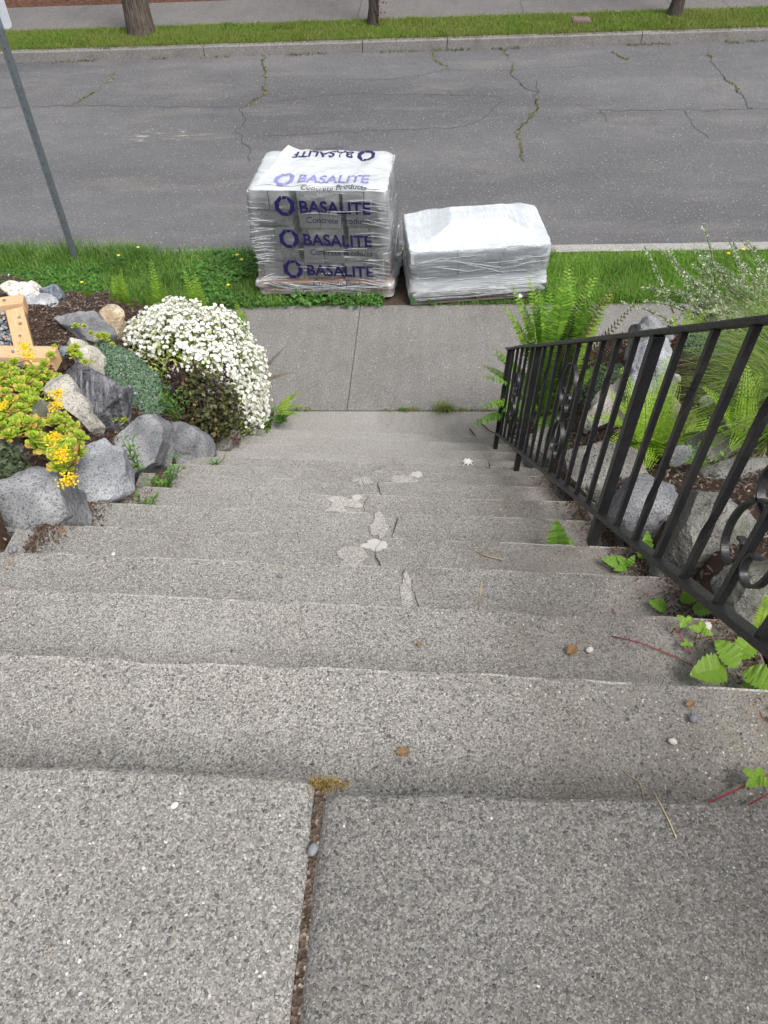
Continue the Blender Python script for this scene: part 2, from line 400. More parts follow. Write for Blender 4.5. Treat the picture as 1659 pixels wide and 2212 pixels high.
# ---------------------------------------------------------------- the concrete stairs
NY = [.357, .625, .892, 1.150, 1.411, 1.685, 1.956, 2.222, 2.484, 2.747, 3.000, 3.280, 3.567, 3.855]
XL, XR = -1.16, .70
stairs = empty('concrete_stairs', (0, 3.855, 0)); tag(stairs, kind='structure')
def loft(name, xs, prof_of_x, mat, parent, off=(0, 0, 0), closed=True, smooth=False):
    V = []; k = None
    for x in xs:
        p = prof_of_x(x); k = len(p)
        for (y, z) in p: V.append((x - off[0], y - off[1], z - off[2]))
    n = len(xs)
    F = [(i * k + j, (i + 1) * k + j, (i + 1) * k + (j + 1) % k, i * k + (j + 1) % k) for i in range(n - 1) for j in range(k if closed else k - 1)]
    if closed: F += [tuple(range(k)), tuple((n - 1) * k + j for j in range(k - 1, -1, -1))]
    return mobj(name, V, F, mat, parent, smooth)
def chip(x, i):     # broken bites out of the nosings
    c = 0
    for (k, cx, wd, dp) in CHIPS:
        if k == i: c = max(c, dp * max(0, 1 - ((x - cx) / wd) ** 2))
    return c
CHIPS = [(0, -.085, .02, .010), (0, -.03, .07, .007), (0, .16, .08, .004), (0, -.5, .1, .004), (8, -.2, .03, .03), (8, .0, .03, .035), (4, -.13, .05, .02), (6, -.28, .08, .012), (5, -.09, .05, .018), (3, -.0, .05, .015), (7, -.19, .04, .02), (2, .3, .06, .006), (1, -.4, .08, .005), (9, -.25, .05, .012)]
for i in range(1, 14):
    yb, yf, zt = NY[i - 1] - .03, NY[i], (14 - i) * RISE
    zb = zt - RISE - .015
    def prof(x, i=i, yb=yb, yf=yf, zt=zt, zb=zb):
        w_ = nz(x, i * 7.1, 0, 2.2) * .005 + nz(x, i * 3.3, 5, 18) * .003 - chip(x, i)
        d_ = nz(x, i * 5.7, 2, 1.5) * .004
        r = .0065 + .004 * nz(x, i, 8, 12) + chip(x, i) * .5
        return [(yb, zb), (yb, zt + d_), (yf - .10, zt + d_), (yf + w_ - r, zt + d_ - .0015), (yf + w_ - r * .3, zt + d_ - r * .35), (yf + w_, zt + d_ - r), (yf + w_ + .004, zb)]
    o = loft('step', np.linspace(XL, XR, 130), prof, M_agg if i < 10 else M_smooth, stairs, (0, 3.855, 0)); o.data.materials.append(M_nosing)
    o.data.polygons.foreach_set('material_index', [1 if k < 129 * 7 and k % 7 in (3, 4) and nz(k / 7 * .07, i * 4.4, 0, 2.) > .02 else 0 for k in range(len(o.data.polygons))])
# bottom apron between the last riser and the sidewalk
loft('apron', np.linspace(-1.05, .70, 24), lambda x: [(3.80, -.2), (3.80, gz(x) + .004), (4.325, gz(x) + .002), (4.338, gz(x) - .008), (4.338, -.2)], M_smooth, stairs, (0, 3.855, 0))

# upper landing: two slabs with a dirt filled joint
landing = empty('landing', (0, -.3, 2.73)); tag(landing, kind='structure')
def land(x0, x1, dz, dy, seed):
    def prof(x):
        w_ = nz(x, seed, 0, 2.2) * .006 + nz(x, seed, 5, 14) * .002 - chip(x, 0) + dy
        e = .012 * math.exp(-min(abs(x - x0 if seed == 2 else x - x1), 1) / .009)
        yf = .357 + w_; z = 2.73 + dz - e
        return [(-1.2, 2.5), (-1.2, z), (yf - .08, z), (yf - .007, z - .001), (yf - .002, z - .004), (yf, z - .009), (yf + .004, 2.52)]
    g = list(np.linspace(x0, x1, 110)); ext = [x0 + .004, x0 + .009, x0 + .016] if seed == 2 else [x1 - .016, x1 - .009, x1 - .004]
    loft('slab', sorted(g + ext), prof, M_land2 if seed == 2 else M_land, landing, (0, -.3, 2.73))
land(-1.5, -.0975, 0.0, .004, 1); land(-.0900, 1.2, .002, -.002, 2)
m = MB(); ys = np.linspace(-1.2, .352, 120); V = []
for y in ys:
    z = 2.73 - .009 + nz(0, y, 0, 18) * .003 + (.004 if y > .31 else 0); V += [(-.0985, y + .3, z - 2.73), (-.094, y + .3, z + .001 - 2.73), (-.0885, y + .3, z - 2.73)]
def jointdirt():
    t = NT('joint_dirt'); P = t.vec(src='World')
    v = t.voro(260, P); sp = t.n('ShaderNodeSeparateColor'); t.l(v.outputs['Color'], sp.inputs[0])
    c = t.ramp(sp.outputs[0], [(0, (.035, .024, .018)), (.5, (.085, .062, .046)), (.85, (.15, .12, .095)), (1, (.30, .27, .23))])
    c = t.mix(t.f(t.noise(9, 3, .6, P), .4, .65, 0, .7), c, (.085, .055, .04))
    return t.done(c, .95, t.bump(v.outputs['Distance'], .8, .004), .15)
mobj('joint_fill', V, [(3 * i + k, 3 * i + k + 1, 3 * i + 4 + k, 3 * i + 3 + k) for i in range(len(ys) - 1) for k in (0, 1)], jointdirt(), landing, True)

def blobpatch(name, cx, cy, z, rx, ry, mat, seed, parent, off, th=.0025, rot=0.):
    """irregular thin cap of mortar lying on a tread"""
    n = 28; V = [(0, 0, th)]; rr = []
    for k in range(n):
        a = 2 * math.pi * k / n; r = 1 + .55 * mnoise.noise((math.cos(a) * 1.3, math.sin(a) * 1.3, seed * 3.7)) + .25 * mnoise.noise((math.cos(a) * 4, math.sin(a) * 4, seed * 1.7))
        rr.append((rx * r * math.cos(a), ry * r * math.sin(a)))
    for q, zz in ((.9, th), (1, 0), (1, -.004)): V += [(x * q, y * q, zz + nz(x, y, seed, 40) * .001) for x, y in rr]
    F = [(0, 1 + k, 1 + (k + 1) % n) for k in range(n)]
    for r in range(2): F += [(1 + r * n + k, 1 + r * n + n + k, 1 + r * n + n + (k + 1) % n, 1 + r * n + (k + 1) % n) for k in range(n)]
    c, s_ = math.cos(rot), math.sin(rot)
    V = [(x * c - y * s_ + cx - off[0], x * s_ + y * c + cy - off[1], zz + z - off[2]) for x, y, zz in V]
    return mobj(name, V, F, mat, parent)
O = (0, 3.855, 0)
for (nm, x, y, i, rx, ry, m_, sd_) in [('mortar_patch', -.30, 1.83, 6, .075, .045, M_nosing, 1), ('mortar_patch', -.245, 1.905, 6, .06, .035, M_nosing, 2), ('mortar_patch', -.16, 1.33, 4, .04, .05, M_nosing, 3),
        ('white_patch', -.095, 1.375, 4, .035, .018, M_white, 4), ('mortar_patch', -.10, 1.62, 5, .03, .05, M_nosing, 5), ('mortar_patch', -.14, 1.245, 4, .025, .05, M_nosing, 6), ('mortar_patch', -.0, 1.07, 3, .014, .06, M_nosing, 7),
        ('mortar_patch', .03, .985, 3, .02, .03, M_nosing, 8), ('white_patch', .03, 2.46, 8, .025, .022, M_white, 9), ('mortar_patch', -.03, 2.43, 8, .06, .03, M_nosing, 10), ('white_patch', -.20, 1.93, 6, .02, .012, M_white, 11), ('mortar_patch', -.22, 2.41, 8, .05, .03, M_nosing, 12),
        ('white_patch', -.24, 3.70, 13, .01, .006, M_white, 13)]:
    blobpatch(nm, x, y, (14 - i) * RISE + .003, rx, ry, m_, sd_, stairs, O)
# open cracks (dark dirt strips) beside the patches
M_gap = plain('crack_shadow_dirt', (.06, .052, .045), .95, .1, 0, .3, 80, .5)
for i in range(3, 9):       # one crack wandering down the flight, broken at every riser
    x = -.02 - .035 * (i - 3) + (.03 if i % 2 else -.02); y0_, y1_ = NY[i - 1] + .004, NY[i] - .014; V = []; n_ = 14
    for k in range(n_ + 1):
        q = k / n_; y = y0_ + (y1_ - y0_) * q; xx = x + .045 * nz(i * 3.1, q, 0, 2.6) + .012 * nz(i, q, 4, 9); w_ = .0006 + .0028 * max(0, nz(i * 2.2, q, 7, 3) + .15)
        V += [(xx - w_, y - 3.855, (14 - i) * RISE + .0062), (xx + w_, y - 3.855, (14 - i) * RISE + .0062)]
    mobj('crack', V, [(2 * k, 2 * k + 1, 2 * k + 3, 2 * k + 2) for k in range(n_)], M_gap, stairs)

# ---------------------------------------------------------------- garden banks left and right of the stairs
def zs(y): return max(0., 2.73 - .7276 * (y - .357))
def zl(x, y):
    a = zs(y) + .12; b = 1.75 - .36 * (y - 2.2)
    if y < 2.2: b = 1.75 - .55 * (y - 2.2)
    q = ss((-1.05 - x) / .95); z = a * (1 - q) + b * q
    k = ss((y - 4.2) / .2); return z * (1 - k) + (.04 * x) * k
def zr(x, y):
    a = zs(y) + .06; b = 1.62 - .34 * (y - 2.2) - .10 * max(0, y - 3.1)
    if y < 2.2: b = 1.62 - .55 * (y - 2.2)
    q = ss((x - .6) / .8); z = a * (1 - q) + b * q
    k = ss((y - 4.2) / .2); return z * (1 - k) + (.04 * x) * k
M_mulch = plain('bark_mulch_soil', (.055, .036, .026), .95, .12, 0, .5, 45, 1.)
def bank(name, x0, x1, f):
    xs = np.linspace(x0, x1, 90); ys = np.linspace(-1.0, 4.40, 110); V = []
    for y in ys:
        for x in xs: V.append((x, y, f(x, y) + nz(x, y, 0, 3) * .025 + nz(x, y, 4, 12) * .008 - .01))
    n = len(xs)
    return tag(mobj(name, V, [(j * n + i, j * n + i + 1, j * n + n + i + 1, j * n + n + i) for j in range(len(ys) - 1) for i in range(n - 1)], M_mulch, None, True), kind='structure')
def zl_m(x, y):
    z = zl(x, y) - .45 * ss((x + 1.26) / .14)
    if -2.9 < x < -1.72 and 2.5 < y < 3.66: z = min(z, (1.255 if y > 2.85 else 1.435))
    return z
def zr_m(x, y): return zr(x, y) - .25 * ss((.80 - x) / .12)
bank('garden_bank_left', -7, -1.08, zl_m)
bank('garden_bank_right', .66, 6.5, zr_m)
# ---------------------------------------------------------------- rocks
import bmesh
def ico(sub):
    bm = bmesh.new(); bmesh.ops.create_icosphere(bm, subdivisions=sub, radius=1)
    V = np.array([v.co[:] for v in bm.verts]); F = np.array([[v.index for v in f.verts] for f in bm.faces]); bm.free(); return V, F
ICO = {k: ico(k) for k in (1, 2, 3, 5)}
RX = np.array((.99875, .05, 0.)); FW = np.array((-.0338, .6748, -.7373)); UPV = np.array((-.0369, .7364, .6756))
M_granite = rockmat('grey_granite', (.33, .335, .345), (.135, .14, .15), sp=150)
M_granite_l = rockmat('pale_granite', (.50, .515, .55), (.22, .228, .245), sp=150)
M_pale = rockmat('pale_limestone', (.52, .495, .44), (.32, .30, .265), stain=(.22, .2, .17), sp=110)
M_slate = rockmat('dark_slate', (.15, .15, .165), (.045, .045, .052), sp=60, streak=True, bump=.9)
M_tan = rockmat('tan_sandstone', (.55, .49, .38), (.40, .31, .20), stain=(.28, .16, .07), sp=70)
M_whiterock = rockmat('white_quartz_rock', (.78, .74, .68), (.62, .57, .50), sp=60, bump=.35)
M_bluerock = rockmat('blue_grey_rock', (.30, .34, .40), (.14, .165, .20), sp=60)
M_darkrock = rockmat('weathered_grey_rock', (.26, .255, .235), (.115, .112, .10), stain=(.075, .08, .05), sp=120)
M_rubble = rockmat('pebbly_concrete', (.56, .52, .45), (.30, .27, .22), sp=45, bump=1.)

def rock(name, C, out, mat, label, thick=None, seed=1, cuts=9, rough=1., group=None, back=.3, cat='rock', sub=5, grow=1., box=.42, lim0=.55):
    V, F = ICO[sub]; V = V.copy(); r = random.Random(seed * 77 + 5)
    O_ = np.array(out) * grow; ang = np.arctan2(O_[:, 1], O_[:, 0]); rad = np.hypot(O_[:, 0], O_[:, 1]); o_ = np.argsort(ang)
    ang, rad = ang[o_], rad[o_]
    wdt = min(np.ptp(O_[:, 0]), np.ptp(O_[:, 1])); th = thick or wdt * .5
    a = np.arctan2(V[:, 1], V[:, 0]); rr = np.interp(a, ang, rad, period=2 * math.pi)
    s = np.hypot(V[:, 0], V[:, 1]); e = box
    lx = np.sign(V[:, 2]) * np.abs(V[:, 2]) ** .55 * th
    pl = np.where(s > 0, s ** e, 0) * rr / np.maximum(s, 1e-6)
    P = np.stack([V[:, 0] * pl, V[:, 1] * pl, lx], 1)
    for k in range(cuts):
        n = np.array([r.gauss(0, 1), r.gauss(0, 1), r.gauss(.5, .8)]); n /= np.linalg.norm(n)
        d = P @ n; lim = d.max() * r.uniform(lim0, lim0 + .31); over = np.maximum(d - lim, 0)
        P -= np.outer(over * .98, n)
    size = max(rr.mean(), th)
    out_ = np.empty(len(P))
    for i, p in enumerate(P):
        q = (p[0] + seed * 3, p[1], p[2])
        vd = mnoise.voronoi((q[0] * 7, q[1] * 7, q[2] * 7))[0]; out_[i] = ((vd[1] - vd[0]) * .13 - .06 + abs(mnoise.noise((q[0] * 9, q[1] * 9, q[2] * 9))) * -.14 + mnoise.noise((q[0] * 22, q[1] * 22, q[2] * 22)) * .05 + mnoise.noise((q[0] * 55, q[1] * 55, q[2] * 55)) * .025) * size * rough
    nr = P / np.maximum(np.linalg.norm(P, axis=1, keepdims=True), 1e-6)
    P = P + nr * out_[:, None]
    W = np.outer(P[:, 0], RX) + np.outer(P[:, 1], UPV) - np.outer(P[:, 2] - th * back, FW)
    base = np.array(C); zmin = W[:, 2].min(); org = base + np.array((0, 0, zmin))
    o = mobj(name, W - np.array((0, 0, zmin)), F, mat, None, True); o.location = org
    try: o.data.set_sharp_from_angle(angle=R_(38))
    except Exception: pass
    return tag(o, label, cat, group)

WALL = 'rocks edging the left side of the stairs'
RK = [
('granite_boulder',(-1.16,1.491,1.905),[(-.191,.048),(-.105,.072),(-.019,.113),(.074,.144),(.11,.084),(.142,-.016),(.11,-.042),(.079,-.059),(.038,-.114),(-.048,-.12),(-.191,-.11)],M_granite,'large grey granite boulder at left edge below the yellow flowering succulent',WALL,.16),
('granite_boulder',(-1.16,1.912,1.661),[(-.143,.02),(-.082,.066),(-.013,.109),(.056,.138),(.099,.144),(.095,.04),(.088,-.067),(.047,-.094),(-.013,-.115),(-.056,-.153),(-.077,-.089)],M_granite_l,'pale blue-grey granite boulder beside steps, second up from the image left edge',WALL,.15),
('granite_boulder',(-1.16,2.32,1.41),[(-.099,.051),(-.053,.101),(.002,.126),(.068,.122),(.078,.041),(.074,-.029),(.038,-.096),(-.022,-.14),(-.087,-.176)],M_granite,'grey granite boulder with shadowed cleft, third of the stair-edge row',WALL,.14),
('granite_boulder',(-1.16,2.785,1.041),[(-.116,.064),(-.073,.109),(-.021,.114),(.034,.081),(.082,.04),(.11,-.079),(.058,-.11),(-.002,-.124),(-.073,-.095)],M_granite,'rounded grey boulder under the thyme mat beside the steps',WALL,.14),
('dark_boulder',(-1.16,3.293,.596),[(-.129,.12),(-.053,.12),(.045,.09),(.106,.002),(.095,-.054),(.017,-.087),(-.081,-.101)],M_darkrock,'dark grey boulder in the shade under the white flowering shrub',WALL,.13),
('granite_boulder',(-1.16,3.78,.22),[(-.127,.08),(-.04,.11),(.056,.09),(.098,.009),(.078,-.055),(.008,-.087),(-.072,-.078)],M_granite,'small granite boulder at foot of stairs below the white flowers',WALL,.12),
('stone_slab',(-1.422,2.348,1.634),[(-.135,.196),(-.108,.202),(-.044,.135),(.013,.039),(.071,-.039),(.116,-.087),(.123,-.154),(.106,-.177),(.042,-.144),(-.006,-.067),(-.048,0),(-.131,.096)],M_pale,'long pale leaning slab of stone beside the yellow succulent',None,.07),
('slate_block',(-1.403,2.553,1.512),[(-.127,.086),(-.09,.127),(.003,.141),(.065,.11),(.101,.048),(.113,-.055),(.101,-.117),(.045,-.138),(-.017,-.134),(-.079,-.076),(-.114,.007)],M_slate,'dark upright slate block with layered faces left of the thyme',None,.10),
('blue_stone',(-1.759,3.016,1.404),[(-.045,.011),(-.017,.041),(.025,.046),(.034,-.012),(.025,-.043),(-.022,-.043)],M_bluerock,'small blue-grey stone at the end of the timber',None,.04),
('pale_rock',(-1.695,3.049,1.378),[(-.133,.088),(-.1,.1),(-.041,.078),(.029,.039),(.1,-.008),(.153,-.079),(.139,-.119),(.041,-.109),(-.029,-.067),(-.048,.015),(-.111,.062)],M_pale,'pale diagonal rock between slate block and speckled boulder',None,.07),
('speckled_boulder',(-1.812,3.384,1.315),[(-.166,.031),(-.126,.102),(-.07,.117),(.018,.094),(.093,.031),(.164,-.049),(.151,-.09),(.056,-.115),(-.025,-.09),(-.095,-.032)],M_granite,'speckled grey boulder sloping down behind the thyme mat',None,.10),
('tan_boulder',(-1.761,3.592,1.221),[(-.109,.056),(-.048,.093),(.031,.087),(.076,.045),(.098,-.029),(.066,-.098),(.018,-.103),(-.04,-.042),(-.093,-.008)],M_tan,'tan rust-stained boulder touching the white flowering shrub',None,.09),
('white_rock',(-2.423,3.954,1.153),[(-.126,.028),(-.095,.054),(-.01,.051),(.076,.011),(.141,-.052),(.09,-.057),(.005,-.023),(-.081,-.012)],M_whiterock,'smooth creamy white rock at far left of the bank',None,.06),
('pale_rock',(-2.223,3.779,1.201),[(-.174,.034),(-.114,.067),(-.026,.034),(.084,.001),(.172,-.032),(.111,-.054),(.029,-.043),(-.081,-.007)],M_granite_l,'long pale grey rock lying in front of the creamy white rock',None,.06),
('blue_stone',(-2.253,3.967,1.14),[(-.097,.032),(-.043,.052),(.034,.046),(.079,-.014),(.074,-.048),(.005,-.054),(-.052,-.014)],M_bluerock,'blue-grey rock behind the long pale rock, next to the grass',None,.06),
('white_rock',(-2.42,4.09,1.11),[(-.043,.003),(-.018,.034),(.035,.02),(.044,-.024),(-.009,-.033)],M_whiterock,'small white stone half hidden behind the creamy white rock',None,.03),
('dark_rock',(-1.453,2.163,1.706),[(-.072,-.003),(-.036,.042),(.028,.075),(.055,.042),(.051,-.012),(.019,-.067),(-.045,-.076)],M_darkrock,'grey rock showing through the yellow succulent stems',None,.06),
('dark_rock',(-1.451,1.905,1.789),[(-.063,.06),(-.013,.068),(.046,.035),(.071,-.04),(.021,-.065),(-.063,-.057)],M_darkrock,'shaded rock at left edge under the succulent leaves',None,.06),
('granite_block',(1.146,2.885,1.477),[(-.111,.102),(-.083,.149),(.036,.156),(.102,.141),(.112,.036),(.084,-.072),(.047,-.198),(-.007,-.213),(-.083,-.115),(-.098,.015)],M_granite_l,'tall white speckled granite block standing behind the railing',None,.09),
('flat_rock',(1.003,2.907,1.259),[(-.188,-.088),(-.096,.003),(-.005,.095),(.075,.147),(.136,.134),(.155,.06),(.121,-.019),(.041,-.065),(-.073,-.111),(-.165,-.156)],M_pale,'flat sloping pale rock left of the speckled granite block',None,.08),
('speckled_boulder',(1.29,3.55,1.22),[(-.219,-.054),(-.148,.045),(-.044,.072),(.074,.129),(.178,.129),(.225,.064),(.178,-.015),(-.005,-.054),(-.078,-.158),(-.161,-.158)],M_granite,'wide grey boulder by the sidewalk behind the granite block',None,.11),
('rubble_chunk',(1.90,4.05,1.03),[(-.201,-.045),(-.172,.027),(-.114,.108),(-.042,.137),(.06,.114),(.176,.027),(.234,-.089),(.118,-.161),(-.056,-.118)],M_rubble,'rough chunk of pebbly concrete above the railing at right',None,.12),
('dark_boulder',(.78,2.97,.865),[(-.162,.051),(-.087,.101),(.012,.114),(.1,.076),(.162,-.011),(.137,-.098),(.037,-.136),(-.062,-.074),(-.137,-.024)],M_darkrock,'dark boulder below the large fern behind the railing','rocks edging the right side of the stairs',.1),
('dark_boulder',(.79,2.126,1.556),[(-.16,.062),(-.079,.098),(.012,.08),(.094,.053),(.131,-.002),(.123,-.11),(.03,-.16),(-.073,-.12),(-.147,-.02)],M_darkrock,'dark flat-topped boulder behind balusters, left of the lime fern','rocks edging the right side of the stairs',.12),
('dark_boulder',(.78,1.631,1.918),[(-.117,.049),(-.039,.071),(.033,.071),(.07,.034),(.087,-.044),(.058,-.121),(-.017,-.129),(-.105,-.061)],M_granite,'grey flat-topped boulder behind the thick railing post','rocks edging the right side of the stairs',.09),
('dark_boulder',(.80,1.301,2.10),[(-.112,.021),(-.065,.117),(-.023,.109),(.056,.079),(.128,.045),(.102,-.048),(.054,-.104),(.007,-.155),(-.067,-.124),(-.11,-.06)],M_darkrock,'big angular grey boulder behind the balusters near the iron scrolls','rocks edging the right side of the stairs',.10),
('dark_boulder',(.78,.935,2.37),[(-.107,.033),(-.06,.07),(.006,.079),(.08,.06),(.119,-.051),(.063,-.127),(-.022,-.10),(-.089,-.043)],M_darkrock,'grey boulder at right edge behind the lowest baluster','rocks edging the right side of the stairs',.09),
('tan_rock',(1.179,2.542,1.498),[(-.074,.046),(-.034,.086),(-.004,.046),(.087,.022),(.107,-.005),(.026,-.065),(-.034,-.095),(-.074,-.035)],M_tan,'yellowish lichened rock behind the lime green fern',None,.06),
('round_rock',(1.089,2.221,1.555),[(-.066,.009),(-.029,.041),(.026,.037),(.054,0),(.036,-.041),(-.02,-.046)],M_granite,'round smooth grey rock below the lime green fern',None,.04),
('leaning_rock',(1.207,2.226,1.576),[(-.117,-.144),(-.08,-.014),(-.025,.096),(.022,.179),(.086,.189),(.105,.078),(.068,-.051),(.003,-.144),(-.062,-.19)],M_darkrock,'tall leaning grey rock in front of the fine grass',None,.07),
('white_rock',(1.438,2.423,1.55),[(-.144,.012),(-.066,.08),(.03,.09),(.127,.051),(.127,-.065),(.011,-.104),(-.086,-.065)],M_whiterock,'white rock at right edge seen through the fine grass blades',None,.07),
('dark_rock',(1.2,1.941,1.657),[(-.165,-.03),(-.097,.072),(.004,.105),(.105,.105),(.173,.004),(.105,-.08),(-.013,-.097),(-.114,-.08)],M_darkrock,'broad grey rock under drooping grass behind the iron scroll',None,.09),
]
for i, (nm, C, out, mt, lab, grp, th) in enumerate(RK):
    rock(nm, C, out, mt, lab, th, i + 3, 15 if 'round' not in nm and 'white_rock' not in nm else 2, (.62 if grp else .8) if 'white_rock' not in nm else .35, grp, grow=(1.2 if C[0] < 0 else 1.32) if grp else (1.14 if C[0] < 0 else 1.22), box=.30 if grp else (.22 if 'slate' in nm else .40), lim0=.60 if grp else (.72 if 'slate' in nm else .56))
# a few hidden retaining rocks along the sidewalk edge of both banks
# shells / little stones in the right bed
for (x, y, sc, lab) in [(1.335, 2.72, .032, 'pale shell-like stone lying on the mulch below the grass'), (1.30, 3.05, .03, 'pinkish round stone beside the granite block on mulch'), (1.25, 3.02, .035, 'upright cream stone against the granite block')]:
    rock('small_stone', (x, y, zr(x, y) + sc * .5), [(-sc, 0), (-.6 * sc, .7 * sc), (.3 * sc, .9 * sc), (sc, .2 * sc), (.7 * sc, -.7 * sc), (-.4 * sc, -.8 * sc)], M_whiterock, lab, sc * .6, int(x * 100), 3, .4, 'pale stones in the right bed', sub=3)

# ---------------------------------------------------------------- iron railing
M_iron = NT('black_painted_iron'); P_ = M_iron.vec(src='World')
nn = M_iron.noise(140, 4, .65, P_); n2 = M_iron.noise(14, 4, .6, P_)
ci = M_iron.mix(M_iron.f(n2, .45, .75, 0, .6), (.012, .012, .014), (.035, .033, .033))
M_iron = M_iron.done(ci, M_iron.f(nn, .3, .7, .32, .6), M_iron.bump(nn, .35, .003), .5)
RXX = .535
def rt(y): return 2.666 - .722 * (y - 1.418)            # top rail
def rb(y): return 2.072 - .738 * (y - 1.413)            # bottom rail
rail = empty('iron_railing', (RXX, 3.53, .39)); tag(rail, 'black wrought iron railing with scrolls running down the right of the stairs', 'railing')
RO = Vector((RXX, 3.53, .39))
def rbuild(mb, nm, **k):
    mb.v = [tuple(Vector(v) - RO) for v in mb.v]; return mb.build(nm, M_iron, rail, **k)
YE = .12
pts = [(RXX, 3.60, rt(3.55) - .03), (RXX, 3.53, rt(3.53)), (RXX, 3.1, rt(3.1) + .006)] + [(RXX, y, rt(y)) for y in (2.73, 2.0, 1.42, .8, YE - .2)]
rbuild(MB().bar(pts, .036, .013), 'top_rail', bevel=.003)
pts = [(RXX, y, rb(y)) for y in (3.53, 2.73, 1.42, .8, YE - .2)]
rbuild(MB().bar(pts, .030, .014), 'bottom_rail', bevel=.003)
posts = [(3.53, .39), (2.727, .975), (1.421, 1.95), (YE, 2.73)]
for y, zb in posts:
    rbuild(MB().box((RXX, y, (zb + rt(y)) / 2 - .004), (.027, .027, rt(y) - zb)), 'post', bevel=.002)
def baluster(y, twist):
    mb = MB(); z0, z1 = rb(y), rt(y) - .004; h = z1 - z0; n = 36 if twist else 6; V = []; s_ = .0068
    for k in range(n + 1):
        q = k / n; a = 0
        if twist:
            a = math.pi * .5 * (ss((q - .15) / .25) + ss((q - .62) / .25))
        for c in range(4):
            b = a + math.pi / 4 + c * math.pi / 2; V.append((RXX + s_ * 1.414 * math.cos(b), y + s_ * 1.414 * math.sin(b), z0 + h * q))
    F = [(k * 4 + c, k * 4 + (c + 1) % 4, k * 4 + 4 + (c + 1) % 4, k * 4 + 4 + c) for k in range(n) for c in range(4)]
    mb.add(V, F); return rbuild(mb, 'baluster')
def spiral(cx, cz, r0, a0, turns, sgn, n=22):
    return [(cx + r0 * (1 - .55 * k / n) * math.cos(a0 + sgn * turns * 2 * math.pi * k / n), cz + r0 * (1 - .55 * k / n) * math.sin(a0 + sgn * turns * 2 * math.pi * k / n)) for k in range(n + 1)]
def scrollwork(yc, sc):
    zc = (rb(yc) + rt(yc)) / 2; sl = -.73
    def put(pl, nm):
        rbuild(MB().bar([(RXX, yc + a * sc, zc + b * sc + sl * a * sc * .55) for a, b in pl], .013, .0055), nm)
    def smooth(pl, n=7):
        out = []; P = [pl[0]] + pl + [pl[-1]]
        for i in range(1, len(P) - 2):
            for k in range(n):
                t = k / n; out.append(tuple(.5 * (2 * P[i][c] + (P[i + 1][c] - P[i - 1][c]) * t + (2 * P[i - 1][c] - 5 * P[i][c] + 4 * P[i + 1][c] - P[i + 2][c]) * t * t + (3 * P[i][c] - P[i - 1][c] - 3 * P[i + 1][c] + P[i + 2][c]) * t ** 3) for c in (0, 1)))
        return out + [pl[-1]]
    for sg in (-1, 1):
        up = [(.009, .205), (.045, .19), (.078, .155), (.092, .105), (.086, .055), (.062, .022), (.034, .018), (.018, .04), (.02, .072), (.04, .088), (.056, .075), (.054, .057)]
        lo = [(.009, -.01), (.040, -.022), (.066, -.055), (.075, -.10), (.064, -.145), (.040, -.165), (.018, -.155), (.010, -.13), (.018, -.108), (.034, -.106)]
        hook = [(.009, -.052), (.026, -.046), (.044, -.026), (.053, .004), (.044, .030), (.028, .034), (.02, .02)]
        put([(sg * a, b + .01) for a, b in smooth(up)], 'scroll'); put([(sg * a, b - .03) for a, b in smooth(lo)], 'scroll')
        if sg > 0: put([(sg * a, b - .01) for a, b in smooth(hook)], 'scroll')
def panel(y0, y1, n, sc):
    for k in range(1, n + 1):
        y = y0 + (y1 - y0) * k / (n + 1); baluster(y, k % 2 == 0)
    scrollwork((y0 + y1) / 2, sc)
panel(3.53, 2.727, 5, .75); panel(2.727, 1.421, 9, 1.); panel(1.421, YE, 9, 1.)

# ---------------------------------------------------------------- galvanised sign post with the sign's back
M_galv = plain('galvanised_steel', (.17, .20, .22), .5, .5, .6, .12, 25, .1)
M_signback = plain('bare_aluminium', (.62, .66, .72), .45, .5, .3, .06, 10, .05)
sp_ = empty('sign_post', (-3.368, 6.60, -.147)); tag(sp_, 'grey galvanised steel sign post standing in the grass at left', 'sign post')
MB().box((0, 0, 1.45), (.05, .05, 3.1)).build('post', M_galv, sp_, bevel=.004)
for k in range(28):
    for s_ in (1,):
        MB().tube([(.0, -.0258, .35 + k * .09), (0, -.0246, .35 + k * .09)], .0055, 8).build('bolt_hole', M_gap, sp_)
pl = MB(); V = []
w_, h_, r_ = .155, .23, .04
for z_ in (-.002, .002):
    for cx, cz, a0 in ((w_ - r_, -h_ + r_, -90), (w_ - r_, h_ - r_, 0), (-w_ + r_, h_ - r_, 90), (-w_ + r_, -h_ + r_, 180)):
        for k in range(6):
            a = R_(a0 + k * 18); V.append((cx + r_ * math.cos(a), .0305 + z_, cz + r_ * math.sin(a)))
n = 24; pl.add(V, [tuple(range(n)), tuple(range(2 * n - 1, n - 1, -1))] + [(k, k + n, (k + 1) % n + n, (k + 1) % n) for k in range(n)])
o = pl.build('sign_plate', M_signback, sp_); o.location = (-.06, 0, 2.235)

